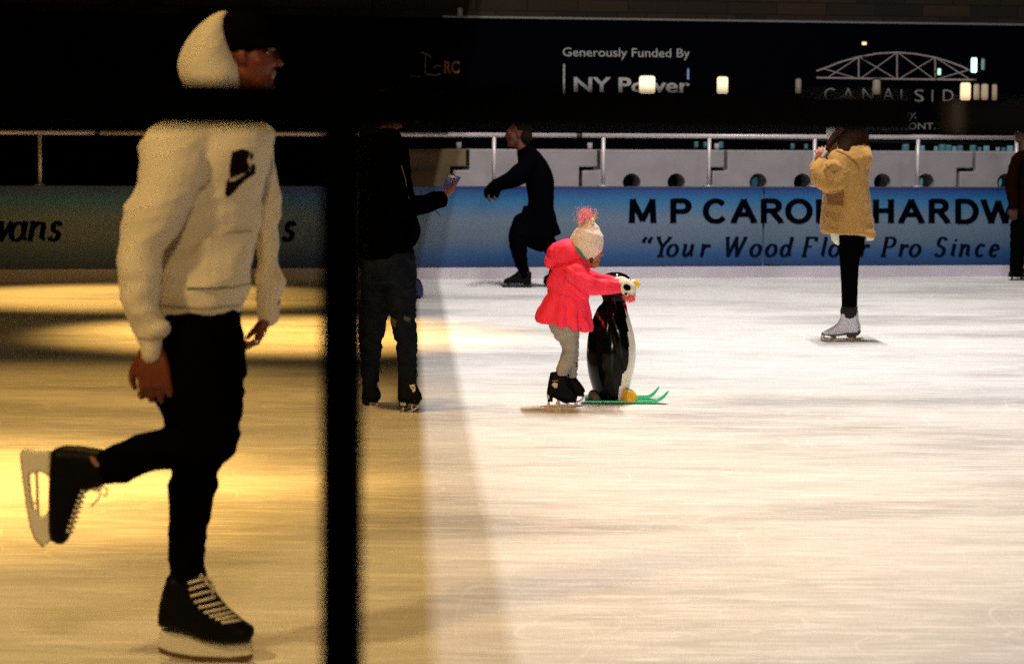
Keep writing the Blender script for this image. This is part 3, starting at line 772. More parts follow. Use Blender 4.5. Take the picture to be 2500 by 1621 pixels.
def head(f, cx, cy, H, s=1, dy=0.0, ear=True):
    """s = +1 looks right, -1 looks left"""
    m = f.mpp * H
    f.ell(cx - .10 * H * s, cy - .13 * H, .37 * H, .36 * H, .31 * m, dy)
    f.ell(cx + .08 * H * s, cy + .06 * H, .27 * H, .34 * H, .265 * m, dy)
    f.ell(cx + .14 * H * s, cy + .33 * H, .19 * H, .15 * H, .19 * m, dy)
    f.ell(cx + .02 * H * s, cy + .24 * H, .22 * H, .17 * H, .24 * m, dy)
    f.ell(cx + .30 * H * s, cy - .09 * H, .065 * H, .05 * H, .17 * m, dy)          # brow
    f.ell(cx + .36 * H * s, cy + .05 * H, .055 * H, .11 * H, .05 * m, dy, rot=-0.35 * s)   # nose
    f.ell(cx + .405 * H * s, cy + .115 * H, .055 * H, .042 * H, .055 * m, dy)
    f.ell(cx + .325 * H * s, cy + .215 * H, .045 * H, .025 * H, .09 * m, dy)       # lips
    f.ell(cx + .315 * H * s, cy + .262 * H, .045 * H, .025 * H, .08 * m, dy)
    f.ell(cx + .285 * H * s, cy + .40 * H, .06 * H, .055 * H, .08 * m, dy)         # chin
    f.ell(cx + .17 * H * s, cy + .10 * H, .10 * H, .08 * H, .27 * m, dy)           # cheeks
    if ear:
        for e in (-1, 1): f.ell(cx - .06 * H * s, cy + .03 * H, .055 * H, .10 * H, .03 * m, dy + e * .29 * m)
def eyes(f, cx, cy, H, s, root, dy=0.0):
    m = f.mpp * H
    for e in (-1, 1):
        g = f.new(); g.ell(cx + .255 * H * s, cy - .015 * H, .030 * H, .022 * H, .035 * m, dy + e * .15 * m)
        g.build('eye', mat('eye_white', (0.6, 0.55, 0.5), 0.2), root)
        g = f.new(); g.ell(cx + .282 * H * s, cy - .015 * H, .010 * H, .014 * H, .014 * m, dy + e * .158 * m)
        g.build('iris', mat('iris_dark', (0.02, 0.012, 0.008), 0.1), root)

def hand(f, wx, wy, ang, S, dy=0.0, edge=False, curl=0.6, flip=1, thumb=1, spread=1.0, wrist=0.30):
    """palm, four unequal bent fingers and a thumb leaving the side of the palm.
    ang: direction of the hand in degrees, y down; S: hand length in pixels"""
    m = f.mpp; ca, sa = math.cos(math.radians(ang)), math.sin(math.radians(ang))
    def pt(u, v, w):                               # along, across (thumb side +), palm normal
        a, b = (v, w) if not edge else (w, v)
        x = wx + S * (u * ca - a * sa * flip); y = wy + S * (u * sa + a * ca * flip)
        return x, y, dy + b * S * m
    rr = S
    def chain(P, radii, n=10):
        q = [(*pt(*p), r) for p, r in zip(P, radii)]
        f.limb([(x, y, 2 * r * rr, d, r * rr * m) for (x, y, d, r) in q], n=n, per=4)
    # palm: five metacarpal rays fused
    for v in (-.17, -.06, .06, .17):
        chain([(0.0, v * .55, 0), (.25, v * .9, -.01), (.50, v, 0)], [.085, .088, .066])
    chain([(-.22, 0, 0), (0.02, 0, 0)], [.135, .13])
    for k, (v, Lf) in enumerate(((.19, .92), (.065, 1.0), (-.06, .94), (-.18, .76))):
        c1 = curl * (0.85 + 0.10 * k); a = 0; u, w_ = .49, 0.0; P = [(u, v, w_)]
        for seg_, da in ((.24, c1), (.155, c1 * 1.2), (.115, c1 * 0.8)):
            a += da; u += seg_ * Lf * math.cos(a); w_ += seg_ * Lf * math.sin(a)
            P.append((u, v * (1 + 0.10 * spread * (len(P))) , w_))
        chain(P, [.056, .050, .045, .036])
    t = thumb
    chain([(.06, .12 * t, .02), (.22, .26 * t, .06), (.38, .31 * t, .12), (.50, .28 * t, .17)], [.075, .066, .055, .042])

def hair_mat(): return mat('dark_hair', (0.008, 0.004, 0.002), 0.8, spec=0.08, bump=0.8, bscale=90)
skin_b = mat('skin_brown', (0.13, 0.026, 0.009), 0.5, var=0.15, vscale=20, spec=0.4)
skin_m = mat('skin_tan', (0.34, 0.13, 0.06), 0.5, var=0.12, vscale=20, spec=0.4)
blackcloth = mat('black_cloth', (0.0018, 0.0016, 0.0016), 1.0, spec=0.0, bump=0.4, bscale=90)
steel = mat('blade_steel', (0.42, 0.36, 0.30), 0.35, 0.85)

# ------------------------------------------------------------ man in the white hoodie
G0 = ground(505, 1614)
root = thing('person', G0, 'nearest person, in white hoodie and black joggers, gliding on one skate', 'person')
f = Fig(G0.y)
b = f.new()
HX, HY, HH = 602, 132, 197
head(b, HX, HY, HH, 1, -0.08)
b.limb([(560, 215, 110, -.08), (540, 320, 120, -.08)])
b.skip([(310, 440, 610, .09, -.08), (420, 420, 620, .11, -.08), (600, 410, 590, .11, -.08), (760, 420, 560, .09, -.08), (800, 430, 560, .08, -.08)], shrink=0.9)
b.skip([(430, 370, 100, -.24), (375, 590, 72, -.27), (362, 740, 60, -.28), (367, 850, 52, -.28)])
b.skip([(600, 370, 90, .10), (650, 560, 70, .12), (660, 690, 56, .12), (655, 765, 50, .12)])
hand(b, 369, 856, 84, 172, -.28, curl=0.62, flip=-1, thumb=-1)
hand(b, 654, 766, 112, 150, .12, edge=True, curl=0.85, flip=1, thumb=1)
b.skip([(500, 800, 100, -.04), (485, 1100, 80, .0), (462, 1280, 62, 0), (458, 1450, 56, 0)])
b.skip([(480, 800, 100, -.12), (505, 1045, 80, -.16), (400, 1105, 66, -.17), (300, 1132, 58, -.17), (220, 1150, 54, -.17)])
b.skin('body', skin_b, root, voxel=0.0045, smooth=3)
eyes(f, HX, HY, HH, 1, root, -0.08)
# cap under the hood
def hoodie_fold(co, n):
    low = max(0.0, min(1.0, (1.22 - co.z) / 0.18))                 # forearms and waistband wrinkle most
    side = 1.0 if (co.x < f.P(392, 700).x or co.x > f.P(625, 700).x) else 0.35
    a = folds(0.013, 3.2, 5.5, 3.0, diag=0.9, fine=0.1)(co, n) * 0.9 + folds(0.006, 6, 12, 11.0, diag=-1.1, fine=0.1)(co, n)
    z = co.z * 62 + 3.0 * noise.noise(Vector((co.x * 7, co.y * 7, co.z * 5)))
    b_ = 0.0048 * low * side * math.sin(z) * (0.6 + noise.noise(co * 6))
    return 0.002 + a + b_
c = f.new()
c.ell(HX - 16, HY - 44, 84, 60, .090, -.08)
c.slabs([(628, 104), (650, 100), (680, 112), (694, 124), (672, 120), (640, 118), (618, 116)], 0.075, -.08, rim=0.006)
c.skin('cap', mat('black_cap', (0.0022, 0.0018, 0.001), 1.0, spec=0.0), root, voxel=0.006, smooth=4)
hm = mat('white_fleece', (0.62, 0.54, 0.41), 0.95, bump=0.08, bscale=60, var=0.07, vscale=5, spec=0.1, sheen=0.2)
h = f.new()
h.slab([(296, 425, 632, .10, -.08), (315, 402, 656, .135, -.08), (345, 388, 664, .15, -.08), (400, 385, 660, .155, -.08), (470, 388, 640, .15, -.08), (560, 375, 628, .145, -.08), (640, 366, 618, .145, -.08), (700, 370, 606, .14, -.08), (738, 380, 594, .14, -.08), (762, 389, 588, .13, -.08), (775, 393, 584, .125, -.08)])
# near sleeve
h.limb([(490, 330, 130, -.16, .07), (430, 375, 165, -.20, .085), (416, 415, 155, -.23, .085), (402, 470, 138, -.25, .08), (366, 545, 128, -.26, .075), (343, 620, 98, -.27, .066), (342, 700, 88, -.28, .06), (352, 780, 78, -.28, .052), (366, 832, 62, -.28, .042), (368, 858, 62, -.28, .040)])
h.ell(372, 806, 40, 26, .050, -.28)
# far sleeve
h.limb([(610, 340, 100, .08, .06), (628, 400, 92, .10, .06), (646, 500, 78, .12, .055), (656, 600, 64, .12, .05), (660, 680, 62, .12, .046), (656, 735, 66, .12, .045), (655, 764, 58, .12, .038)])
# hood pulled up: a shell leaning back
h.limb([(520, 330, 190, -.08, .12), (522, 260, 168, -.08, .115)])
hood = h.skin('hoodie', hm, root, voxel=0.0065, smooth=5, fold=lambda c_, n_: hoodie_fold(c_, n_))
hd = f.new()
hood_rows = [(262, 470, 600, .10), (230, 456, 594, .112), (205, 449, 590, .118), (180, 443, 587, .122), (155, 441, 583, .122), (128, 448, 577, .118), (104, 458, 571, .112), (84, 471, 566, .104), (66, 486, 561, .092), (50, 503, 557, .076), (40, 516, 555, .062), (33, 530, 555, .042), (29, 540, 554, .022)]
hd.slab([(a, l, r, d, -.08) for a, l, r, d in hood_rows], power=0.92)
hd.skin('hood', hm, root, voxel=0.006, smooth=2, fold=folds(0.010, 7, 3.5, 9.0, diag=-1.2, fine=0.1))
# chest print
maroon = mat('print_maroon', (0.006, 0.001, 0.001), 0.9, spec=0.05)
decal('chest_print', [[(566, 372), (592, 364), (606, 368), (610, 372), (604, 392), (610, 410), (606, 420), (590, 424), (578, 430), (562, 436), (560, 415)],
                      [(612, 372), (620, 378), (616, 392), (610, 388)],
                      [(611, 410), (618, 400), (624, 404), (624, 420), (612, 424)],
                      [(562, 430), (553, 446), (549, 470), (553, 482), (562, 478), (578, 462), (590, 448), (604, 436), (624, 424), (624, 416), (606, 420), (588, 434), (574, 442), (560, 444)]], hood, maroon, root, step=1.5, lift=0.004)
decal('pocket', [[(455, 640), (500, 585), (560, 572), (618, 566), (612, 690), (560, 700), (455, 702)]], hood, hm, root, step=3, lift=0.010)
decal('seam', [[(508, 390), (515, 410), (513, 440), (500, 460), (487, 468), (486, 464), (498, 455), (509, 438), (510, 412), (504, 392)], [(392, 745), (500, 752), (590, 744), (590, 747), (500, 755), (392, 748)], [(334, 822), (370, 828), (400, 824), (400, 827), (370, 831), (334, 825)], [(500, 585), (530, 577), (618, 564), (618, 568), (530, 581), (502, 589)], [(455, 702), (560, 700), (612, 690), (612, 694), (560, 704), (455, 706)]], hood, mat('seam_shadow', (0.30, 0.24, 0.16), 0.9), root, step=1.5, lift=0.004)
p = f.new()
p.slab([(745, 396, 582, .12, -.09), (790, 391, 590, .13, -.09), (850, 392, 598, .13, -.09), (920, 398, 602, .12, -.09)])
p.limb([(492, 850, 198, -.08, .11), (500, 960, 195, -.04, .10), (492, 1060, 165, 0, .085), (475, 1140, 120, 0, .066), (468, 1195, 118, 0, .06), (460, 1270, 102, 0, .052), (457, 1340, 90, 0, .048), (455, 1405, 94, 0, .05)])
p.limb([(470, 840, 170, -.17, .10), (472, 940, 200, -.18, .10), (500, 1030, 175, -.18, .09), (500, 1075, 150, -.18, .085), (440, 1090, 112, -.18, .075), (370, 1100, 98, -.17, .062), (310, 1122, 92, -.17, .056), (262, 1140, 84, -.17, .052)])
p.ell(520, 1180, 14, 26, .05, 0)
p.ell(300, 1158, 24, 20, .05, -.17)
p.skin('joggers', blackcloth, root, voxel=0.008, smooth=5, fold=folds(0.007, 8, 16, 5.0))
boot_m = mat('boot_black', (0.002, 0.0018, 0.0016), 0.5, spec=0.08, bump=0.2, bscale=50)
holder_m = mat('skate_holder', (0.62, 0.56, 0.45), 0.5)
lace_m = mat('lace_cream', (0.55, 0.48, 0.36), 0.9)
# standing skate
sk = bpy.data.objects.new('hockey_skate', None); COL.objects.link(sk); sk.parent = root
g = f.new(); g.slabs([(409, 1405), (398, 1440), (391, 1470), (387, 1500), (387, 1524), (418, 1533), (454, 1541), (495, 1558), (549, 1568), (609, 1565), (620, 1550), (619, 1532), (597, 1518), (575, 1500), (555, 1484), (540, 1466), (525, 1446), (510, 1420), (500, 1392), (455, 1386)], 0.047, 0, rim=0.03, steps=4)
bo = g.skin('boot', boot_m, sk, voxel=0.005, smooth=5)
g = f.new(); g.slabs([(391, 1533), (450, 1541), (495, 1558), (549, 1568), (615, 1563), (619, 1590), (612, 1600), (560, 1606), (470, 1602), (415, 1592), (388, 1580)], 0.013, 0, rim=0.004); g.skin('blade_holder', holder_m, sk, voxel=0.004, smooth=3)
g = f.new(); g.slabs([(387, 1578), (415, 1590), (470, 1600), (560, 1604), (616, 1597), (618, 1606), (600, 1616), (540, 1617), (470, 1611), (418, 1602), (390, 1592)], 0.0045, -.010); g.build('blade', mat('runner_steel', (0.10, 0.05, 0.02), 0.5, 0.3), sk, smooth=False)
bv = surf(bo); g = f.new()
Z = lambda x, y: (x / 1.6756, y / 1.6756 + 700)
for a, b_ in (((770, 1212), (835, 1192)), ((773, 1238), (850, 1215)), ((780, 1264), (862, 1243)), ((795, 1290), (880, 1268)), ((812, 1312), (905, 1292)), ((835, 1332), (928, 1312)), ((858, 1348), (948, 1330)), ((882, 1360), (966, 1345)), ((905, 1372), (985, 1362))):
    (ax, ay), (bx, by) = Z(*a), Z(*b_); pts = []
    for k in range(6):
        q = hit(bv, ax + (bx - ax) * k / 5, ay + (by - ay) * k / 5)
        if q: pts.append(q)
    if len(pts) > 2: g.tube(pts, 0.0042, 8)
for pts in ([(835, 1190), (850, 1215), (872, 1235), (868, 1262)], [(835, 1190), (822, 1175), (815, 1200)], [(845, 1185), (862, 1200), (878, 1225), (876, 1245)]):
    g.tube([f.P(*Z(*q), -.045) for q in pts], 0.003, 6)
g.build('laces', lace_m, sk)
# raised skate
sk = bpy.data.objects.new('hockey_skate', None); COL.objects.link(sk); sk.parent = root
DY = -.17
g = f.new(); g.slabs([(128, 1097), (155, 1088), (191, 1089), (225, 1094), (251, 1098), (264, 1130), (264, 1178), (235, 1190), (209, 1197), (200, 1215), (191, 1240), (181, 1270), (172, 1297), (166, 1318), (156, 1326), (140, 1325), (125, 1315), (121, 1290), (121, 1200), (124, 1130)], 0.047, DY, rim=0.03, steps=4)
bo = g.skin('boot', boot_m, sk, voxel=0.005, smooth=4)
g = f.new()
for pl in ([(57, 1094), (52, 1112), (57, 1165), (66, 1230), (76, 1285), (88, 1315), (107, 1333), (114, 1322), (99, 1300), (89, 1265), (80, 1230), (74, 1180), (72, 1140), (70, 1096)],
           [(60, 1094), (96, 1100), (125, 1098), (125, 1172), (112, 1156), (95, 1150), (80, 1152), (66, 1168)],
           [(76, 1243), (95, 1262), (112, 1255), (124, 1235), (127, 1318), (107, 1333), (88, 1312)], [(86, 1150), (92, 1150), (96, 1262), (90, 1262)]):
    g.slabs(pl, 0.012, DY, rim=0.003)
g.skin('blade_holder', holder_m, sk, voxel=0.004, smooth=2)
g = f.new(); g.slabs([(54, 1096), (49, 1112), (54, 1165), (63, 1230), (73, 1285), (85, 1317), (106, 1337), (108, 1330), (90, 1313), (78, 1285), (68, 1230), (59, 1165), (54, 1112)], 0.0035, DY); g.build('blade', steel, sk, smooth=False)
g = f.new()
for k in range(9):
    t = k / 8; x = 207 + (173 - 207) * t; y = 1200 + (1298 - 1200) * t
    g.tube([f.P(x - 10, y - 3, DY - .038), f.P(x, y, DY - .028), f.P(x + 3, y + 1, DY)], 0.0045, 8)
for pts in ([(235, 1192), (252, 1186), (262, 1195), (258, 1212), (248, 1206)], [(225, 1196), (245, 1200), (240, 1218), (222, 1236)], [(212, 1198), (228, 1192), (250, 1195)]):
    g.tube([f.P(a, c_, DY - .03) for a, c_ in pts], 0.0028, 6)
g.build('laces', lace_m, sk)
g = f.new(); g.slabs([(219, 1112), (232, 1118), (243, 1136), (236, 1140), (224, 1128)], 0.002, DY - .046); g.build('boot_patch', mat('patch_tan', (0.20, 0.10, 0.06), 0.7), sk, smooth=False)
# ring glint held in the far hand
t = thing('ring', f.P(636, 815, .08), 'small shiny ring pair on the far hand of the person in the white hoodie', 'ring')
g = f.new()
for (x, y, r) in ((646, 812, 5), (625, 832, 4.5)):
    g.ell(x, y, r, r, .006, .065)
g.build('metal_band', mat('silver', (0.9, 0.85, 0.75), 0.15, 1.0), t)

# ------------------------------------------------------------ person with the phone
G0 = ground(1000, 1006)
root = thing('person', G0, 'person in black jacket and dark jeans behind the post, holding up a phone', 'person')
f = Fig(G0.y)
b = f.new()
head(b, 948, 268, 100, 1, 0)
b.limb([(938, 310, 58, 0), (930, 360, 62, 0)])
b.skip([(350, 892, 985, .09), (480, 900, 985, .10), (600, 905, 990, .12), (650, 900, 992, .12)], shrink=0.85)
b.skip([(930, 390, 50, -.15), (955, 505, 42, -.18), (1010, 505, 36, -.12), (1072, 486, 28, -.05)])
b.skip([(960, 390, 45, .12), (985, 500, 38, .12), (1030, 500, 32, .05), (1072, 480, 26, .0)])
hand(b, 1073, 487, -38, 82, -.03, edge=True, curl=0.55, flip=-1, thumb=1)
b.skip([(970, 640, 70, .02), (985, 780, 50, .0), (993, 900, 36, 0), (995, 950, 34, 0)])
b.skip([(920, 640, 70, .1), (910, 780, 50, .2), (905, 900, 36, .3), (905, 950, 34, .3)])
b.skin('body', skin_b, root, voxel=0.005, smooth=3)
eyes(f, 948, 268, 100, 1, root)
g = f.new(); g.ell(942, 254, 40, 34, .085, 0); g.ell(930, 280, 28, 40, .085, 0); g.skin('hair', hair_mat(), root, voxel=0.008, smooth=3, fold=folds(0.005, 20, 8, 1))
j = f.new()
j.slab([(322, 915, 968, .10), (345, 888, 990, .13), (380, 876, 1000, .17), (420, 874, 1001, .17), (480, 876, 1006, .16), (540, 876, 1012, .16), (570, 874, 1016, .17), (605, 872, 1010, .16), (632, 876, 1004, .15)])
j.limb([(930, 385, 75, -.16, .08), (955, 450, 72, -.19, .075), (972, 505, 62, -.19, .065), (1010, 506, 46, -.15, .055), (1045, 498, 44, -.10, .05), (1074, 487, 46, -.05, .05)])
j.limb([(965, 385, 70, .12, .07), (985, 490, 60, .13, .06), (1030, 498, 44, .06, .05), (1066, 484, 36, .0, .04)])
j.limb([(905, 330, 50, 0, .08), (945, 335, 60, 0, .10)])
jk = j.skin('jacket', mat('black_jacket', (0.0009, 0.0009, 0.0013), 1.0, spec=0.0, bump=0.4, bscale=60), root, voxel=0.008, smooth=5, fold=folds(0.007, 8, 10, 8))
g = f.new(); g.limb([(1004, 525, 24, -.14, .035), (1012, 562, 30, -.15, .045), (1008, 590, 22, -.14, .035)]); g.skin('waist_pouch', mat('pouch', (0.0015, 0.0013, 0.002), 1.0, spec=0.0), root, voxel=0.006, smooth=3)
g = f.new(); g.tube([f.P(*q, -.2) for q in ((980, 405), (990, 440), (994, 468), (1002, 500))], 0.003, 6); g.tube([f.P(*q, -.15) for q in ((1014, 570), (1018, 585), (1015, 600))], 0.004, 6); g.tube([f.P(*q, -.1) for q in ((1062, 512), (1068, 520), (1075, 527))], 0.003, 6)
g.build('strap', mat('strap_brown', (0.06, 0.04, 0.02), 0.7), root)
jm = mat('dark_denim', (0.003, 0.004, 0.008), 1.0, spec=0.02, var=0.7, vscale=16, bump=0.4, bscale=120, tint=(0.016, 0.020, 0.032))
p = f.new()
p.slab([(605, 878, 1008, .14), (640, 876, 1015, .15), (690, 880, 1014, .14, .02)])
p.limb([(975, 660, 84, .0, .10), (980, 730, 74, -.01, .09), (986, 790, 62, -.02, .075), (992, 835, 54, -.01, .065), (994, 880, 48, 0, .055), (996, 918, 46, 0, .05)])
p.limb([(925, 660, 90, .08, .10), (916, 740, 78, .15, .09), (908, 800, 68, .22, .075), (904, 860, 54, .28, .06), (904, 935, 42, .3, .05)])
jn = p.skin('jeans', jm, root, voxel=0.0075, smooth=4, fold=folds(0.009, 9, 22, 2))
decal('torn_knee', [[(952, 772), (968, 782), (965, 800), (954, 794)], [(986, 770), (1004, 778), (1000, 786), (986, 782)]], jn, mat('torn_denim', (0.06, 0.05, 0.045), 0.9), root, step=2, lift=0.003)
def figure_skate(f, outline, heel, sole, blade_runner, posts, root, boot_mat, half=0.035, dy=0.0, name='figure_skate', sole_mat=None, steelm=None, vox=0.005):
    sk = bpy.data.objects.new(name, None); COL.objects.link(sk); sk.parent = root
    g = f.new(); g.slabs(outline, half, dy, rim=half * 0.6, steps=4); bo = g.skin('boot', boot_mat, sk, voxel=vox, smooth=3)
    g = f.new()
    for pl in (heel, sole):
        if pl: g.slabs(pl, half * 0.72, dy)
    g.build('sole', sole_mat or boot_m, sk, smooth=False)
    g = f.new(); g.slabs(blade_runner, 0.0035, dy)
    for pl in posts: g.slabs(pl, 0.005, dy)
    g.build('blade', steelm or steel, sk, smooth=False)
    return sk, bo
# right skate
sk, bo = figure_skate(f, [(972, 908), (971, 950), (971, 976), (996, 980), (1010, 976), (1024, 982), (1031, 974), (1029, 962), (1022, 950), (1018, 938), (1019, 905), (996, 900)],
    [(973, 976), (998, 979), (996, 994), (976, 991)], [(998, 977), (1024, 983), (1022, 987), (998, 983)],
    [(975, 1012), (981, 1008), (1000, 1002), (1014, 995), (1022, 989), (1024, 993), (1012, 1001), (998, 1008), (982, 1014)],
    [[(983, 993), (987, 993), (984, 1009), (979, 1010)], [(1004, 985), (1008, 985), (1007, 1001), (1003, 1002)], [(1019, 985), (1023, 985), (1023, 992), (1018, 994)]], root, boot_m, 0.042, 0)
decal('boot_patch', [[(999, 940), (1013, 938), (1014, 954), (1009, 958)]], bo, mat('patch_white', (0.55, 0.50, 0.45), 0.6), sk, step=1.2)
decal('boot_mark', [[(1006, 944), (1011, 943), (1010, 950), (1007, 950)]], bo, mat('patch_red', (0.45, 0.04, 0.02), 0.6), sk, step=1.2, lift=0.005)
g = f.new(); g.slabs([(976, 982), (991, 983), (991, 991), (978, 990)], 0.001, -.0335); g.build('heel_label', mat('label_grey', (0.30, 0.32, 0.34), 0.6), sk, smooth=False)
sk, bo = figure_skate(f, [(886, 925), (884, 960), (882, 974), (905, 977), (922, 979), (930, 972), (930, 960), (923, 945), (921, 925)],
    [(884, 973), (902, 976), (902, 986), (886, 985)], [(902, 975), (924, 979), (922, 982), (902, 980)],
    [(880, 1000), (898, 995), (912, 990), (922, 985), (922, 989), (910, 995), (896, 999)],
    [[(904, 981), (908, 981), (906, 995), (902, 995)], [(919, 981), (922, 981), (921, 990), (917, 990)], [(888, 985), (891, 985), (890, 998), (886, 998)]], root, boot_m, 0.042, 0.3)
g = f.new(); g.tube([f.P(*q, .24) for q in ((924, 892), (928, 900), (932, 910))], 0.003, 6); g.build('laces', boot_m, sk)
# the phone is held: its own thing
t = thing('phone', f.P(1100, 445, -.04), 'blue smartphone held up in the hand of the person in black', 'phone')
g = f.new(); g.slabs([(1092, 427), (1095, 426), (1122, 431), (1125, 434), (1110, 461), (1107, 463), (1084, 459), (1083, 455)], 0.0045, -.05, rim=0.002); g.build('phone_body', mat('phone_blue', (0.02, 0.03, 0.20), 0.25), t)
g = f.new(); g.ell(1107, 439, 3.6, 3.6, .002, -.0555); g.ell(1103, 448, 3.2, 3.2, .002, -.0555); g.build('phone_camera', mat('lens_black', (0.004, 0.004, 0.006), 0.1), t)

# ------------------------------------------------------------ child hidden behind, only a blue skate shows
G0 = ground(1012, 730)
root = thing('person', G0, 'small child hidden behind the jeans of the phone holder, only blue skate showing', 'person')
f = Fig(G0.y)
b = f.new(); head(b, 958, 465, 56, -1, 0)
b.limb([(955, 490, 26, 0), (955, 515, 30, 0)]); b.skip([(510, 925, 985, .08), (560, 925, 985, .09), (620, 930, 985, .10)], shrink=.8)
b.skip([(930, 530, 20, -.1), (915, 575, 17, -.12), (920, 610, 14, -.14)]); b.skip([(975, 530, 20, .1), (985, 575, 17, .1), (970, 610, 14, .0)])
hand(b, 920, 612, 95, 34, -.14, curl=.5); hand(b, 968, 612, 95, 34, 0, curl=.5)
b.skip([(945, 620, 28, 0), (948, 670, 22, 0), (950, 720, 18, 0)]); b.skip([(970, 620, 28, .05), (985, 668, 22, .05), (1008, 705, 18, .05)])
b.skin('body', skin_m, root, voxel=0.007, smooth=2)
eyes(f, 958, 465, 56, -1, root)
g = f.new(); g.ell(961, 453, 26, 24, .09, 0); g.skin('knit_hat', mat('navy_knit', (0.01, 0.01, 0.04), 0.9), root, voxel=0.008)
g = f.new(); g.slab([(500, 935, 978, .07), (520, 920, 992, .10), (580, 920, 990, .11), (630, 924, 990, .11)]); g.limb([(930, 525, 28, -.1), (914, 575, 26, -.12), (920, 606, 20, -.14)]); g.limb([(978, 525, 28, .1), (988, 575, 24, .1), (970, 606, 20, .0)])
g.skin('jacket', mat('navy_jacket', (0.008, 0.01, 0.03), 0.8), root, voxel=0.009, smooth=3)
g = f.new(); g.slab([(615, 926, 988, .10), (640, 928, 988, .10)]); g.limb([(945, 630, 36, 0), (948, 670, 30, 0), (950, 705, 26, 0)]); g.limb([(972, 630, 36, .05), (988, 668, 28, .05), (1006, 698, 24, .05)])
g.skin('trousers', mat('grey_trousers', (0.03, 0.035, 0.045), 0.9), root, voxel=0.008, smooth=3)
blue_boot = mat('boot_blue', (0.012, 0.014, 0.11), 0.5)
figure_skate(f, [(1000, 686), (1012, 676), (1026, 684), (1033, 700), (1034, 722), (1026, 728), (1012, 722), (996, 716)], None, [(1010, 722), (1027, 729), (1024, 732), (1008, 726)],
    [(1004, 738), (1012, 734), (1030, 726), (1043, 718), (1043, 720), (1030, 730), (1012, 738)], [[(1024, 728), (1028, 727), (1030, 730), (1026, 731)], [(1009, 725), (1012, 726), (1013, 735), (1010, 736)]], root, blue_boot, 0.034, 0.05)
figure_skate(f, [(940, 700), (938, 722), (960, 726), (972, 724), (966, 712), (960, 700)], None, [(938, 722), (972, 725), (972, 728), (938, 726)], [(934, 734), (974, 734), (976, 731), (976, 736), (934, 737)],
    [[(944, 726), (947, 726), (947, 735), (944, 735)], [(966, 726), (969, 726), (969, 735), (966, 735)]], root, blue_boot, 0.034, 0.0)

# ------------------------------------------------------------ skater in the long dark coat
G0 = ground(1270, 702)
root = thing('person', G0, 'person in long dark coat skating to the left, arms forward, near blue boards', 'person')
f = Fig(G0.y)
b = f.new(); head(b, 1262, 326, 70, -1, 0)
b.limb([(1270, 350, 28, 0), (1285, 385, 34, 0)]); b.skip([(385, 1265, 1320, .09), (470, 1280, 1340, .10), (560, 1270, 1330, .10)], shrink=.85)
b.skip([(1290, 400, 30, -.14), (1240, 440, 24, -.18), (1205, 458, 18, -.18)]); b.skip([(1300, 400, 30, .12), (1255, 445, 24, .15), (1215, 455, 18, .15)])
hand(b, 1203, 458, 120, 42, -.18, edge=True, curl=.5, flip=-1)
hand(b, 1216, 455, 120, 42, .15, edge=True, curl=.5, flip=-1)
b.skip([(1285, 560, 38, -.05), (1265, 600, 30, -.05), (1278, 670, 20, 0)]); b.skip([(1300, 560, 38, .08), (1350, 620, 26, .1), (1350, 680, 18, .12)])
b.skin('body', mat('skin_warm', (0.09, 0.022, 0.009), 0.7), root, voxel=0.007, smooth=2)
eyes(f, 1262, 326, 70, -1, root)
g = f.new(); g.ell(1275, 312, 26, 26, .09, 0); g.ell(1284, 333, 16, 22, .085, 0); g.skin('hair', hair_mat(), root, voxel=0.009, fold=folds(0.006, 20, 20, 1))
coat = mat('dark_coat', (0.0012, 0.0012, 0.0022), 1.0, spec=0.0, bump=0.3, bscale=60)
g = f.new()
g.limb([(1285, 372, 48, 0, .09), (1298, 400, 66, 0, .13), (1316, 440, 70, 0, .15), (1320, 490, 64, 0, .15), (1318, 535, 72, 0, .15), (1316, 565, 88, 0, .15), (1318, 582, 80, .02, .14)])
g.slabs([(1300, 520), (1354, 520), (1362, 545), (1370, 572), (1353, 580), (1328, 601), (1303, 604), (1297, 574)], .12, .02, rim=.03)
g.slabs([(1280, 500), (1300, 520), (1300, 578), (1278, 580), (1262, 562), (1270, 530)], .12, 0, rim=.03)
g.limb([(1292, 400, 46, -.12, .07), (1265, 425, 42, -.16, .06), (1235, 442, 36, -.18, .05), (1206, 456, 30, -.18, .045)])
g.limb([(1300, 405, 46, .12, .07), (1262, 436, 40, .14, .06), (1222, 452, 34, .15, .05)])
g.skin('coat', coat, root, voxel=0.010, smooth=4, fold=folds(0.01, 6, 4, 2))
g = f.new()
for dyy, dx in ((-.18, 0), (.15, 12)):
    g.limb([(1206 + dx, 454, 26, dyy), (1196 + dx, 466, 26, dyy), (1188 + dx, 478, 14, dyy)])
    g.limb([(1198 + dx, 456, 10, dyy), (1186 + dx, 464, 9, dyy - .02), (1184 + dx, 472, 7, dyy - .02)]); g.limb([(1204 + dx, 470, 12, dyy + .02), (1200 + dx, 482, 9, dyy + .02)])
g.skin('gloves', mat('black_glove', (0.001, 0.001, 0.0015), 1.0, spec=0.0), root, voxel=0.006, smooth=2)
g = f.new()
g.limb([(1284, 545, 66, -.03, .09), (1268, 580, 54, -.05, .09), (1268, 620, 38, -.04, .07), (1277, 655, 30, 0, .055), (1280, 672, 32, 0, .055)])
g.limb([(1310, 565, 60, .07, .09), (1345, 605, 40, .1, .07), (1358, 635, 32, .1, .06), (1352, 672, 26, .12, .05)])
g.skin('trousers', mat('navy_trousers', (0.0012, 0.0014, 0.003), 1.0, spec=0.0), root, voxel=0.009, smooth=4, fold=folds(0.008, 8, 16, 3))
dkst = mat('dark_steel', (0.015, 0.012, 0.012), 0.5, 0.5)
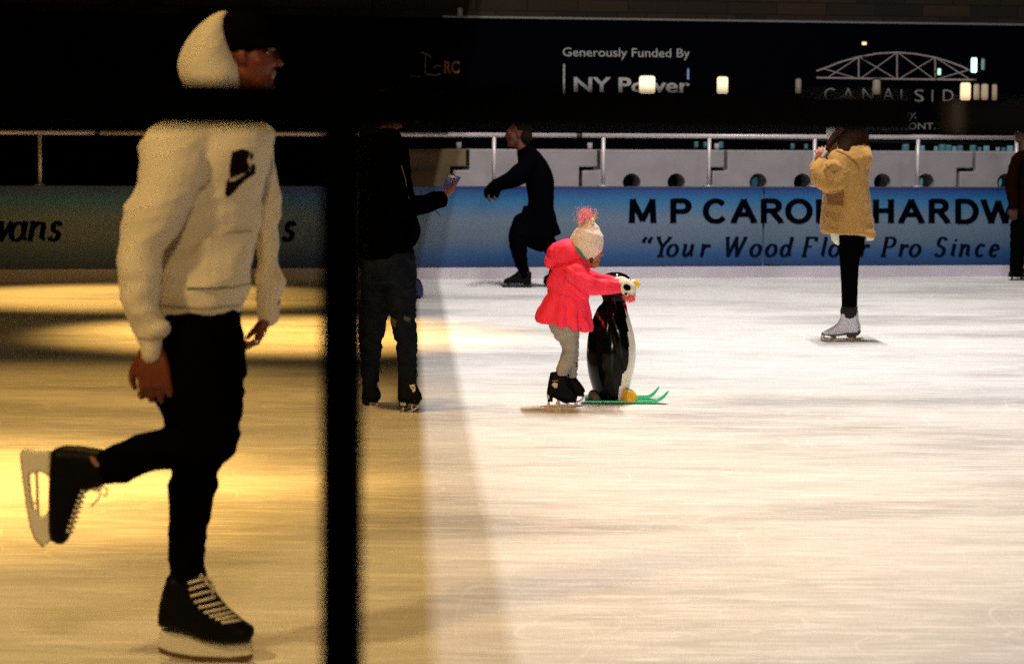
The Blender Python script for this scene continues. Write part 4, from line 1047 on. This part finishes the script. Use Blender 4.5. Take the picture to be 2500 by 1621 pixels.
figure_skate(f, [(1263, 662), (1258, 668), (1245, 676), (1231, 682), (1229, 689), (1240, 691), (1280, 690), (1297, 689), (1298, 664)], [(1278, 689), (1297, 689), (1297, 695), (1280, 695)], [(1230, 688), (1282, 690), (1282, 692), (1230, 691)],
    [(1227, 696), (1231, 699), (1297, 698), (1299, 701), (1292, 704), (1235, 704), (1227, 701)], [[(1236, 690), (1243, 690), (1246, 700), (1240, 700)], [(1276, 692), (1290, 692), (1294, 700), (1282, 700)]], root, boot_m, 0.04, 0.0, name='hockey_skate', steelm=dkst)
figure_skate(f, [(1340, 668), (1328, 676), (1326, 690), (1334, 700), (1346, 698), (1364, 692), (1366, 670)], None, [(1334, 700), (1364, 693), (1364, 696), (1335, 703)],
    [(1332, 706), (1370, 698), (1371, 701), (1334, 709)], [[(1340, 700), (1345, 699), (1346, 706), (1341, 707)], [(1358, 696), (1362, 695), (1363, 701), (1359, 702)]], root, boot_m, 0.04, 0.12, name='hockey_skate', steelm=dkst)

# ------------------------------------------------------------ child in the pink jacket
G0 = ground(1370, 992)
root = thing('person', G0, 'small child in coral pink skirted jacket and cream horned hat leaning on penguin aid', 'person')
f = Fig(G0.y)
b = f.new()
head(b, 1434, 613, 88, 1, 0)
b.limb([(1418, 640, 34, 0), (1402, 665, 38, 0)])
b.skip([(655, 1350, 1430, .07), (700, 1355, 1425, .08), (780, 1350, 1410, .09)], shrink=.85)
b.skip([(1405, 670, 28, -.10), (1450, 696, 24, -.10), (1516, 699, 20, -.06)]); b.skip([(1415, 670, 28, .10), (1465, 690, 24, .10), (1512, 694, 20, .06)])
hand(b, 1516, 699, 15, 50, -.06, curl=.7, flip=-1); hand(b, 1512, 694, 15, 50, .07, curl=.7, flip=-1)
b.skip([(1372, 780, 44, -.03), (1388, 850, 28, -.03), (1370, 925, 22, -.03), (1366, 950, 20, -.03)]); b.skip([(1385, 780, 44, .06), (1400, 850, 28, .06), (1396, 920, 22, .06), (1398, 945, 20, .06)])
b.skin('body', skin_m, root, voxel=0.004, smooth=2)
eyes(f, 1434, 613, 88, 1, root)
g = f.new(); g.ell(1420, 612, 28, 26, .068, 0); g.limb([(1428, 598, 26, -.045), (1440, 622, 18, -.05), (1444, 640, 10, -.04)]); g.ell(1409, 628, 18, 18, .06, 0)
g.skin('hair', mat('brown_hair', (0.05, 0.018, 0.008), 0.5, bump=0.6, bscale=90), root, voxel=0.005, fold=folds(0.003, 40, 12, 1))
pink = mat('coral_nylon', (0.93, 0.014, 0.060), 0.7, spec=0.2, bump=0.35, bscale=45, var=0.10, vscale=10, tint=(1.0, 0.06, 0.13))
def puff(co, n):
    a = math.sin(co.z * 42 + 1.3 * noise.noise(Vector((co.x * 6, co.y * 6, co.z * 3))) * 3)
    return 0.006 * abs(a) + folds(0.006, 14, 16, 2.0, diag=.8)(co, n) + 0.007 * (noise.noise(Vector((co.x * 16, co.y * 16, co.z * 16))))
j = f.new()
j.limb([(1408, 650, 66, 0, .085), (1396, 668, 96, 0, .10), (1390, 690, 104, 0, .105), (1388, 712, 100, 0, .10), (1387, 722, 96, 0, .095)])
j.limb([(1403, 668, 50, -.10, .055), (1428, 690, 46, -.12, .052), (1452, 700, 42, -.11, .046), (1485, 700, 36, -.09, .04), (1514, 698, 28, -.06, .032)])
j.limb([(1420, 672, 48, .09, .05), (1455, 688, 40, .10, .045), (1510, 692, 28, .07, .032)])
jk = j.skin('jacket', pink, root, voxel=0.0055, smooth=4, fold=puff)
g = f.new()
g.limb([(1432, 636, 16, 0, .06), (1412, 622, 52, 0, .088), (1385, 620, 72, 0, .095), (1360, 628, 66, 0, .085), (1348, 637, 40, 0, .06)])
g.skin('hood', pink, root, voxel=0.0055, smooth=4, fold=folds(0.007, 12, 12, 4))
g = f.new()
g.limb([(1388, 712, 92, 0, .092), (1386, 728, 104, 0, .10), (1381, 752, 122, 0, .12), (1376, 778, 140, 0, .135), (1373, 793, 147, 0, .14)], n=40, round_ends=False)
def ruffle(co, n):
    c0 = f.P(1380, 750, 0); a = math.atan2(co.y - c0.y, co.x - c0.x); t = max(0, min(1, (f.P(1380, 715).z - co.z) / 0.17))
    return t * 0.011 * math.sin(a * 9 + 1.6 * math.sin(a * 2 + co.z * 5)) + folds(0.006, 12, 9, 5.0)(co, n) + 0.004 * noise.noise(Vector((co.x * 22, co.y * 22, co.z * 22)))
g.skin('skirt', pink, root, voxel=0.0055, smooth=2, fold=ruffle)
lg = mat('grey_leggings', (0.30, 0.285, 0.25), 0.9, bump=0.4, bscale=100)
p = f.new()
p.limb([(1374, 782, 76, -.03, .075), (1380, 810, 62, -.03, .068), (1391, 846, 38, -.03, .048), (1386, 874, 37, -.03, .045), (1374, 902, 31, -.03, .038), (1367, 925, 28, -.03, .034)])
p.limb([(1385, 790, 60, .06, .07), (1396, 850, 36, .06, .048), (1396, 915, 27, .06, .036)])
p.skin('leggings', lg, root, voxel=0.005, smooth=3, fold=folds(0.005, 9, 30, 6, fine=0.1))
kb = mat('child_boot', (0.0018, 0.0018, 0.002), 0.5, spec=0.07)
rst = mat('rosy_steel', (0.40, 0.28, 0.22), 0.4, 0.7)
sk, bo = figure_skate(f, [(1385, 896), (1384, 940), (1400, 962), (1412, 966), (1424, 963), (1429, 953), (1422, 941), (1410, 926), (1402, 914), (1402, 896), (1398, 888)], None, [(1392, 960), (1426, 962), (1426, 967), (1392, 966)],
    [(1392, 976), (1410, 978), (1422, 972), (1427, 964), (1429, 966), (1424, 976), (1412, 982), (1392, 981)], [[(1396, 964), (1401, 964), (1400, 978), (1396, 978)], [(1420, 962), (1425, 962), (1424, 972), (1420, 974)]], root, kb, .030, .06, steelm=rst)
g = f.new(); g.tube([f.P(*q, .03) for q in ((1396, 892), (1404, 888), (1411, 886), (1410, 890), (1403, 898))], 0.0022, 6); g.build('laces', kb, sk)
sk, bo = figure_skate(f, [(1344, 909), (1339, 931), (1335, 956), (1335, 968), (1349, 969), (1362, 974), (1377, 980), (1398, 980), (1409, 974), (1410, 962), (1400, 950), (1388, 936), (1384, 917), (1362, 907)],
    [(1335, 966), (1350, 968), (1349, 980), (1337, 979)], [(1348, 968), (1378, 979), (1408, 977), (1408, 981), (1377, 983)],
    [(1318, 993), (1322, 990), (1340, 989), (1365, 987), (1400, 988), (1410, 983), (1412, 986), (1402, 992), (1370, 995), (1322, 996)],
    [[(1337, 979), (1342, 979), (1343, 990), (1336, 990)], [(1360, 974), (1365, 976), (1370, 990), (1356, 990)], [(1402, 980), (1407, 980), (1405, 989), (1401, 989)], [(1382, 982), (1386, 982), (1392, 989), (1380, 989)]], root, kb, .032, -.03, steelm=rst)
decal('boot_patch', [[(1347, 938), (1354, 933), (1362, 936), (1360, 947), (1353, 947)]], bo, mat('patch_pink', (0.55, 0.38, 0.34), 0.6), sk, step=1.0)
decal('boot_mark', [[(1348, 929), (1363, 928), (1363, 930), (1348, 931)]], bo, mat('patch_grey', (0.2, 0.2, 0.2), 0.6), sk, step=1.0)
g = f.new(); g.slabs([(1336, 963), (1341, 963), (1341, 974), (1337, 974)], 0.001, -.0575); g.build('heel_label', mat('patch_white', (0.55, 0.50, 0.45), 0.6), sk, smooth=False)
# hat
cream = mat('cream_fleece', (0.78, 0.66, 0.58), 0.95, bump=0.7, bscale=130)
ht = bpy.data.objects.new('hat', None); COL.objects.link(ht); ht.parent = root
g = f.new()
g.limb([(1432, 594, 74, 0, .085), (1437, 575, 62, 0, .075), (1438, 560, 52, 0, .065), (1436, 548, 34, 0, .048), (1434, 541, 16, 0, .03)])
g.skin('hat_crown', cream, ht, voxel=0.005, smooth=3, fold=folds(0.003, 30, 30, 1))
g = f.new(); g.limb([(1435, 583, 80, 0, .092), (1431, 597, 84, 0, .095), (1428, 606, 78, 0, .09)], n=30, round_ends=True)
g.skin('hat_brim', cream, ht, voxel=0.005, smooth=3, fold=folds(0.002, 40, 40, 2))
g = f.new(); g.ell(1446, 541, 6, 9, .012, -.035, rot=0.2); g.ell(1418, 548, 6, 8, .012, .04); g.build('hat_ear', cream, ht)
g = f.new(); g.limb([(1449, 534, 8, -.02), (1453, 524, 5, -.02), (1456.5, 514, 1.2, -.02)]); g.build('hat_horn', mat('gold_cloth', (0.75, 0.42, 0.06), 0.35, 0.3), ht)
rng = random.Random(3); g = f.new()
for k in range(2600):
    cx_, cy_ = rng.gauss(1430, 8.5), rng.gauss(529, 8.5)
    a = rng.uniform(0, 6.283); e = rng.uniform(-1, 1); L_ = rng.uniform(.005, .013)
    c0 = f.P(cx_, cy_, rng.gauss(0, .022)); dd = Vector((math.cos(a) * math.sqrt(1 - e * e), math.sin(a) * math.sqrt(1 - e * e), e))
    sd = dd.cross(Vector((0.3, 1, 0.2))).normalized() * .0012
    g.add([c0 - sd, c0 + sd, c0 + dd * L_ + sd * .3, c0 + dd * L_ - sd * .3], [(0, 1, 2, 3)])
g.build('hat_pompom', mat('pink_fluff', (0.92, 0.38, 0.46), 0.9), ht, smooth=False)
g = f.new(); g.limb([(1403, 606, 10, -.07), (1415, 616, 9, -.082), (1426, 630, 6, -.075), (1436, 640, 4, -.06)]); g.build('scarf', mat('green_scarf', (0.05, 0.22, 0.11), 0.8), root)
# animal mittens
mw = mat('white_mitten', (0.70, 0.68, 0.58), 0.95, bump=0.6, bscale=120)
for (ox, oy, dd) in ((0, 0, -.07), (-8, -6, .07)):
    mt = bpy.data.objects.new('mitten', None); COL.objects.link(mt); mt.parent = root
    g = f.new(); g.limb([(1510 + ox, 697 + oy, 28, dd, .03), (1524 + ox, 697 + oy, 33, dd, .033), (1538 + ox, 704 + oy, 32, dd, .032), (1544 + ox, 714 + oy, 20, dd, .024)])
    g.limb([(1522 + ox, 708 + oy, 15, dd - .02, .015), (1530 + ox, 718 + oy, 12, dd - .02, .013)])
    g.skin('mitten_shell', mw, mt, voxel=0.004, smooth=3, fold=folds(0.002, 40, 40, 1))
    g = f.new(); g.ell(1531 + ox, 702 + oy, 9.5, 7.5, .008, dd - .033, rot=0.4); g.ell(1528 + ox, 718 + oy, 3.5, 3, .006, dd - .04); g.build('mitten_patch', blackcloth, mt)
    g = f.new(); rng = random.Random(8)
    for k in range(130):
        c0 = f.P(rng.gauss(1539 + ox, 4.5), rng.uniform(714, 732) + oy, dd + rng.gauss(-.01, .01)); a = rng.uniform(-.6, .6); v = Vector((math.sin(a), rng.uniform(-.4, .4), -1)) * rng.uniform(.012, .025)
        g.add([c0 + Vector((-.0022, 0, 0)), c0 + Vector((.0022, 0, 0)), c0 + v + Vector((.0008, 0, 0)), c0 + v + Vector((-.0008, 0, 0))], [(0, 1, 2, 3)])
    g.build('mitten_tassel', mat('pink_tassel', (0.80, 0.10, 0.12), 0.9), mt, smooth=False)

# ------------------------------------------------------------ penguin skating aid
G0 = ground(1495, 980)
root = thing('skating_aid', G0, 'glossy black and white plastic penguin skating aid on green skis', 'skating aid')
f = Fig(G0.y)
gb = mat('gloss_black', (0.0018, 0.0018, 0.0022), 0.13, spec=0.12)
gw = mat('gloss_white', (0.74, 0.69, 0.62), 0.25, coat=0.4)
rows = cat_rom([(722, 1468, 1529, .070), (738, 1471, 1528, .068), (752, 1459, 1530, .085), (779, 1447, 1538, .105), (812, 1437, 1547, .125), (849, 1432, 1553, .138), (880, 1432, 1552, .138), (912, 1436, 1546, .13), (949, 1446, 1537, .112), (972, 1455, 1530, .10), (979, 1462, 1524, .08)], 6)
n = 64; blk_g = f.new(); wh_g = f.new(); ringsP = []
for (py, xl, xr, dr) in rows:
    c = f.P((xl + xr) / 2, py); ra = (xr - xl) / 2 * f.mpp
    ringsP.append([c + Vector((math.cos(k * 2 * math.pi / n) * ra, math.sin(k * 2 * math.pi / n) * dr, 0)) for k in range(n)])
allv = [p_ for r_ in ringsP for p_ in r_]; bf, wf = [], []
for a in range(len(ringsP) - 1):
    py = rows[a][0]; lim = 0 if py < 745 else (32 + (py - 745) * 0.17)
    lim = min(lim, 66)
    for i in range(n):
        th = (i + .5) * 360 / n; th = th - 360 if th > 180 else th
        q = (a * n + i, a * n + (i + 1) % n, (a + 1) * n + (i + 1) % n, (a + 1) * n + i)
        (wf if abs(th) < lim else bf).append(q)
bf.append(tuple(range(n))); bf.append(tuple((len(ringsP) - 1) * n + i for i in range(n)))
for nm_, fs, mm in (('body', bf, gb), ('belly', wf, gw)):
    used = sorted({i for q in fs for i in q}); mp = {v: k for k, v in enumerate(used)}
    g = f.new(); g.add([allv[i] for i in used], [tuple(mp[i] for i in q) for q in fs]); o = g.build(nm_, mm, root)
    if nm_ == 'body': pbody = o
hd = bpy.data.objects.new('head', None); COL.objects.link(hd); hd.parent = root
g = f.new(); g.slab([(665, 1492, 1514, .025), (671, 1475, 1530, .055), (684, 1466, 1542, .074), (700, 1466, 1545, .076), (716, 1466, 1540, .072), (730, 1472, 1530, .062)]); g.skin('head_shell', gb, hd, voxel=0.005, smooth=3)
g = f.new(); g.slab([(676, 1488, 1524, .045), (679, 1482, 1532, .056), (682, 1479, 1537, .064)]); 
g.v = [v + Vector((0, 0, 0.0)) for v in g.v]
g = f.new()
for e in (-1, 1):
    g.limb([(1490, 682, 6, e * .050, .012), (1510, 680, 8, e * .058, .012), (1527, 685, 8, e * .056, .012), (1536, 694, 7, e * .050, .012)])
g.build('eye_stripe', mat('yellow_white', (0.75, 0.68, 0.35), 0.3), hd)
g = f.new()
for e in (-1, 1): g.ell(1537, 686, 4.5, 5, .012, e * .048); g.ell(1546, 694, 2, 2.5, .006, e * .038)
g.build('eye', gw, hd)
g = f.new()
for e in (-1, 1): g.ell(1539.5, 686, 3, 3.4, .009, e * .054)
g.build('pupil', gb, hd)
g = f.new(); g.limb([(1540, 692, 20, 0, .032), (1550, 692, 19, 0, .026), (1558, 696, 12, 0, .016), (1559, 701, 6, 0, .010)]); g.skin('beak', mat('beak_yellow', (0.85, 0.55, 0.02), 0.25), hd, voxel=0.004, smooth=2)
g = f.new(); g.slabs([(1516, 738), (1526, 736), (1530, 748), (1531, 764), (1526, 756), (1519, 744)], .05, 0, rim=.01); g.build('red_bib', mat('red_paint', (0.50, 0.01, 0.02), 0.3), root)
for e in (-1, 1):
    g = f.new(); g.limb([(1494, 775, 26, e * .108, .016), (1509, 815, 38, e * .120, .018), (1517, 858, 38, e * .124, .018), (1523, 888, 24, e * .118, .014), (1527, 904, 7, e * .108, .008)]); g.skin('flipper', gb, root, voxel=0.005, smooth=3)
ft = mat('foot_yellow', (0.72, 0.42, 0.02), 0.35); fd = mat('foot_scuffed', (0.10, 0.075, 0.055), 0.6, var=0.5, vscale=40)
for (x0, dyy, mm, lab) in ((1518, -.075, ft, None), (1500, .09, ft, None)):
    g = f.new(); g.slab([(950, x0 + 8, x0 + 24, .03, dyy), (957, x0 + 2, x0 + 32, .045, dyy), (968, x0, x0 + 38, .055, dyy), (977, x0 - 2, x0 + 39, .058, dyy), (980, x0, x0 + 37, .055, dyy)], power=.8); g.skin('foot', mm, root, voxel=0.004, smooth=3)
g = f.new(); g.slab([(953, 1442, 1462, .05, 0), (962, 1436, 1470, .075, 0), (976, 1433, 1474, .085, 0), (979, 1435, 1472, .08, 0)], power=.8); o = g.skin('tail_foot', fd, root, voxel=0.004, smooth=3)
sg = mat('ski_green', (0.015, 0.58, 0.22), 0.3, coat=0.3)
for e, L_ in ((-.085, 1632), (.115, 1609)):
    g = f.new(); pts = []
    base_z = .012
    xa = f.P(1428, 980, e).x; xb = f.P(L_, 980, e).x
    N_ = 30
    for k in range(N_ + 1):
        t = k / N_; x = xa + (xb - xa) * t; z = base_z + (0.055 * ((t - .84) / .16) ** 1.7 if t > .84 else 0)
        wd = .040 * (1 if t < .9 else math.sqrt(max(.02, 1 - ((t - .9) / .1) ** 2)))
        pts.append((x, z, wd))
    rg = [[Vector((x, f.Y + e - wd, z - .004)), Vector((x, f.Y + e + wd, z - .004)), Vector((x, f.Y + e + wd, z + .006)), Vector((x, f.Y + e - wd, z + .006))] for x, z, wd in pts]
    g.rings(rg); g.build('ski', sg, root, smooth=False)
bv = surf(pbody); g = Geo()
def pm(px, py):
    q = hit(bv, px, py, 0.003)
    return q if q else f.P(px, py, -.1)
font_on(g, 'EPE', 1455, 1476, 758, 769, pm, 0.0, slope=1.5, cap=0.72)
g.build('lettering', mat('red_letters', (0.75, 0.04, 0.03), 0.4), root, smooth=False)

# ------------------------------------------------------------ woman in the tan coat
G0 = ground(2050, 833)
root = thing('person', G0, 'woman in tan fleece coat, black leggings and a white figure skate standing with folded arms', 'person')
f = Fig(G0.y)
b = f.new(); head(b, 2052, 288, 88, -1, 0)
b.limb([(2068, 325, 38, 0), (2070, 360, 44, 0)]); b.skip([(360, 2030, 2105, .09), (450, 2030, 2105, .11), (560, 2035, 2110, .12), (590, 2040, 2110, .12)], shrink=.85)
b.skip([(2050, 385, 36, -.16), (2030, 450, 30, -.2), (1994, 425, 24, -.16), (1998, 400, 20, -.1)]); b.skip([(2050, 385, 36, .14), (2035, 445, 30, .14), (2010, 405, 22, 0)])
hand(b, 1998, 402, -70, 60, -.1, curl=.6); hand(b, 2010, 404, -100, 60, 0.02, curl=.6)
b.skip([(2075, 580, 56, -.04), (2070, 690, 34, -.02), (2072, 770, 26, 0), (2072, 790, 24, 0)]); b.skip([(2082, 580, 56, .1), (2075, 690, 34, .14), (2076, 790, 24, .2)])
b.skin('body', skin_m, root, voxel=0.006, smooth=3)
eyes(f, 2052, 288, 88, -1, root)
g = f.new(); g.ell(2066, 276, 42, 42, .10, 0); g.limb([(2078, 290, 54, 0, .10), (2084, 325, 60, 0, .10), (2074, 352, 60, -.04, .09), (2064, 372, 40, -.10, .05)]); g.limb([(2095, 300, 30, 0, .06), (2108, 330, 24, 0, .05), (2114, 352, 14, 0, .03)]); g.limb([(2040, 330, 18, -.07), (2026, 352, 14, -.1), (2018, 372, 8, -.12)])
g.skin('hair', mat('auburn_hair', (0.022, 0.007, 0.002), 0.8, spec=0.08, bump=0.8, bscale=60), root, voxel=0.007, smooth=2, fold=folds(0.008, 30, 6, 1))
g = f.new(); g.slabs([(2020, 300), (2034, 296), (2040, 318), (2034, 348), (2024, 346), (2018, 322)], .06, 0, rim=.02); g.skin('face_mask', mat('white_mask', (0.70, 0.70, 0.66), 0.9), root, voxel=0.006, smooth=3)
tan = mat('tan_fleece', (0.41, 0.22, 0.06), 0.98, bump=0.35, bscale=110, var=0.10, vscale=14, spec=0.05, sheen=0.2)
def fleece(co, n):
    return 0.007 * noise.noise(co * 7) + 0.003 * noise.noise(co * 38) + folds(0.007, 4, 6, 12)(co, n) * 0.8
c = f.new()
c.slab([(345, 2045, 2100, .10), (362, 2026, 2118, .14), (385, 2016, 2122, .17), (415, 2012, 2121, .18), (450, 2010, 2121, .18), (480, 2008, 2124, .18), (510, 2006, 2128, .18), (540, 2003, 2133, .185), (560, 2002, 2133, .185), (570, 2008, 2132, .18)])
c.slabs([(2065, 555), (2132, 560), (2133, 573), (2126, 582), (2110, 576), (2069, 569)], .15, 0, rim=.03)
c.limb([(2052, 385, 60, -.12, .06), (2046, 425, 58, -.16, .06), (2032, 448, 48, -.18, .055), (2006, 440, 40, -.19, .05), (1996, 418, 36, -.18, .045), (2008, 398, 28, -.15, .04)])
c.limb([(2035, 392, 50, .0, .06), (2026, 425, 50, -.05, .06), (1998, 436, 40, -.08, .05), (1992, 408, 30, -.08, .04), (2004, 394, 22, -.08, .035)])
c.limb([(2046, 410, 20, -.19, .03), (2030, 402, 22, -.20, .03), (2022, 416, 20, -.22, .03), (2028, 434, 14, -.22, .03)])
ct = c.skin('coat', tan, root, voxel=0.0075, smooth=4, fold=fleece)
g = f.new(); g.limb([(2082, 372, 74, .02, .14), (2100, 388, 60, .02, .12), (2108, 400, 34, .02, .09)])
g.ell(2110, 382, 18, 31, .12, 0.02); g.limb([(2092, 366, 40, -.06, .05), (2110, 384, 40, -.09, .05), (2112, 402, 26, -.09, .04)]); g.skin('hood', tan, root, voxel=0.0075, smooth=4, fold=fleece)
g = f.new(); g.slab([(560, 2030, 2122, .15), (575, 2028, 2128, .16), (586, 2031, 2126, .16)]); 
g = f.new(); g.slabs([(2028, 566), (2046, 566), (2047, 600), (2040, 596), (2032, 586)], .07, -.08, rim=.02); g.slabs([(2108, 572), (2132, 574), (2132, 586), (2112, 588)], .07, 0, rim=.02)
g.skin('coat_lining', mat('cream_lining', (0.66, 0.62, 0.50), 0.95), root, voxel=0.007, smooth=3)
decal('pocket', [[(2017, 472), (2050, 466), (2060, 464), (2058, 504), (2044, 502), (2020, 500)]], ct, mat('pocket_brown', (0.20, 0.085, 0.02), 0.95), root, step=2, lift=.004)
decal('seam', [[(2040, 368), (2060, 376), (2082, 394), (2098, 412), (2101, 410), (2085, 391), (2062, 373), (2042, 365)], [(2017, 398), (2022, 406), (2030, 402), (2034, 404), (2029, 407), (2020, 410), (2014, 402)]], ct, mat('pocket_brown', (0.20, 0.085, 0.02), 0.95), root, step=1.5, lift=.004)
g = f.new(); g.limb([(2017, 372, 9, -.14), (2008, 384, 9, -.16), (2010, 392, 7, -.16)]); g.build('scarf', mat('grey_scarf', (0.25, 0.25, 0.24), 0.9), root)
g = f.new()
g.limb([(2078, 560, 68, -.04, .09), (2078, 600, 64, -.04, .085), (2073, 640, 46, -.03, .07), (2074, 690, 42, -.02, .06), (2073, 735, 37, 0, .05), (2072, 758, 36, 0, .048)])
g.limb([(2084, 560, 60, .1, .09), (2078, 640, 40, .14, .065), (2076, 755, 34, .2, .048)])
g.skin('leggings', blackcloth, root, voxel=0.008, smooth=4)
g = f.new(); g.limb([(2072, 756, 40, 0, .055), (2072, 766, 40, 0, .055)]); g.limb([(2076, 752, 36, .2, .05), (2076, 762, 36, .2, .05)]); g.skin('leg_cuff', mat('fuzzy_black', (0.012, 0.009, 0.008), 1.0), root, voxel=0.006, smooth=1, fold=folds(0.006, 40, 40, 1))
wb = mat('white_boot', (0.68, 0.64, 0.68), 0.45, var=.08)
brs = mat('brass_steel', (0.30, 0.20, 0.08), 0.4, 0.6)
for (ox, oy, dd) in ((0, 0, 0), (6, -4, .2)):
    figure_skate(f, [(x + ox, y + oy) for x, y in [(2054, 762), (2051, 778), (2046, 789), (2034, 798), (2019, 806), (2008, 811), (2007, 816), (2022, 818), (2048, 817), (2066, 813), (2094, 812), (2095, 800), (2090, 785), (2089, 762)]],
        [(x + ox, y + oy) for x, y in [(2066, 812), (2094, 806), (2094, 816), (2088, 822), (2068, 823)]], [(x + ox, y + oy) for x, y in [(2006, 813), (2030, 817), (2066, 813), (2068, 817), (2032, 821), (2006, 817)]],
        [(x + ox, y + oy) for x, y in [(2003, 824), (2003, 830), (2012, 833), (2040, 835), (2086, 834), (2101, 830), (2102, 827), (2086, 829), (2040, 831), (2010, 828)]],
        [[(x + ox, y + oy) for x, y in pl] for pl in ([(2006, 816), (2009, 816), (2006, 828), (2003, 828)], [(2028, 820), (2034, 820), (2036, 833), (2027, 833)], [(2072, 822), (2082, 822), (2086, 831), (2070, 831)])],
        root, wb, .038, dd, sole_mat=mat('sole_dark', (0.02, 0.016, 0.014), 0.5), steelm=brs)

# ------------------------------------------------------------ person at the right edge
G0 = ground(2492, 684)
root = thing('person', G0, 'person in brown jacket and black trousers at the right edge beside the boards', 'person')
f = Fig(G0.y)
b = f.new(); head(b, 2500, 322, 60, -1, 0)
b.limb([(2504, 345, 28, 0), (2504, 375, 34, 0)]); b.skip([(380, 2480, 2530, .09), (520, 2480, 2530, .10), (540, 2480, 2530, .10)], shrink=.9)
b.skip([(2482, 395, 22, -.14), (2472, 450, 20, -.16), (2476, 505, 15, -.18)]); b.skip([(2525, 395, 22, .14), (2535, 450, 20, .14), (2530, 505, 15, .12)])
hand(b, 2476, 506, 95, 42, -.18, curl=.5); hand(b, 2530, 506, 90, 42, .12, curl=.5)
b.skip([(2492, 535, 34, -.05), (2490, 610, 24, -.05), (2488, 665, 18, -.05)]); b.skip([(2516, 535, 34, .08), (2520, 610, 24, .08), (2522, 665, 18, .08)])
b.skin('body', mat('skin_dim', (0.04, 0.011, 0.004), 0.7), root, voxel=0.008, smooth=2)
eyes(f, 2500, 322, 60, -1, root)
g = f.new(); g.ell(2505, 308, 27, 26, .10, 0); g.skin('hair', hair_mat(), root, voxel=0.009)
g = f.new(); g.slab([(368, 2490, 2520, .08), (385, 2474, 2540, .13), (440, 2474, 2542, .15), (510, 2476, 2542, .15), (530, 2477, 2542, .15)])
g.limb([(2482, 392, 30, -.14, .07), (2470, 445, 30, -.17, .07), (2474, 502, 24, -.18, .055)]); g.limb([(2528, 392, 30, .14, .07), (2538, 445, 30, .15, .07), (2532, 502, 24, .12, .055)])
g.skin('jacket', mat('brown_jacket', (0.006, 0.0022, 0.0008), 1.0, spec=0.0, bump=.4, bscale=50), root, voxel=0.01, smooth=4, fold=folds(0.01, 7, 9, 3))
g = f.new(); g.slab([(515, 2477, 2540, .14), (550, 2472, 2542, .14)]); g.limb([(2488, 545, 44, -.05, .09), (2484, 610, 36, -.05, .075), (2481, 664, 32, -.05, .06)]); g.limb([(2520, 545, 44, .08, .09), (2524, 610, 34, .08, .075), (2524, 664, 28, .08, .06)])
g.skin('trousers', blackcloth, root, voxel=0.01, smooth=4, fold=folds(0.01, 8, 16, 3))
for x, dd in ((2464, -.05), (2504, .08)):
    figure_skate(f, [(x + 8, 655), (x + 2, 662), (x - 2, 670), (x, 674), (x + 20, 674), (x + 36, 674), (x + 36, 655)], None, [(x - 2, 673), (x + 36, 674), (x + 36, 677), (x - 2, 676)],
        [(x - 2, 682), (x + 38, 682), (x + 38, 685), (x, 685)], [[(x + 4, 676), (x + 9, 676), (x + 9, 683), (x + 4, 683)], [(x + 27, 676), (x + 32, 676), (x + 32, 683), (x + 27, 683)]], root, boot_m, .04, dd, name='hockey_skate', steelm=dkst)
# bodies: one continuous surface each, running inside the clothes
for (b, m_, par, vox, smo) in BODIES:
    for kind, data in GARMENTS.get(par.name, []):
        getattr(b, kind)(data, shrink=0.56)
    b.ready = True; b.skin('body', m_, par, voxel=max(vox, 0.0045), smooth=smo)
bpy.context.view_layer.update()
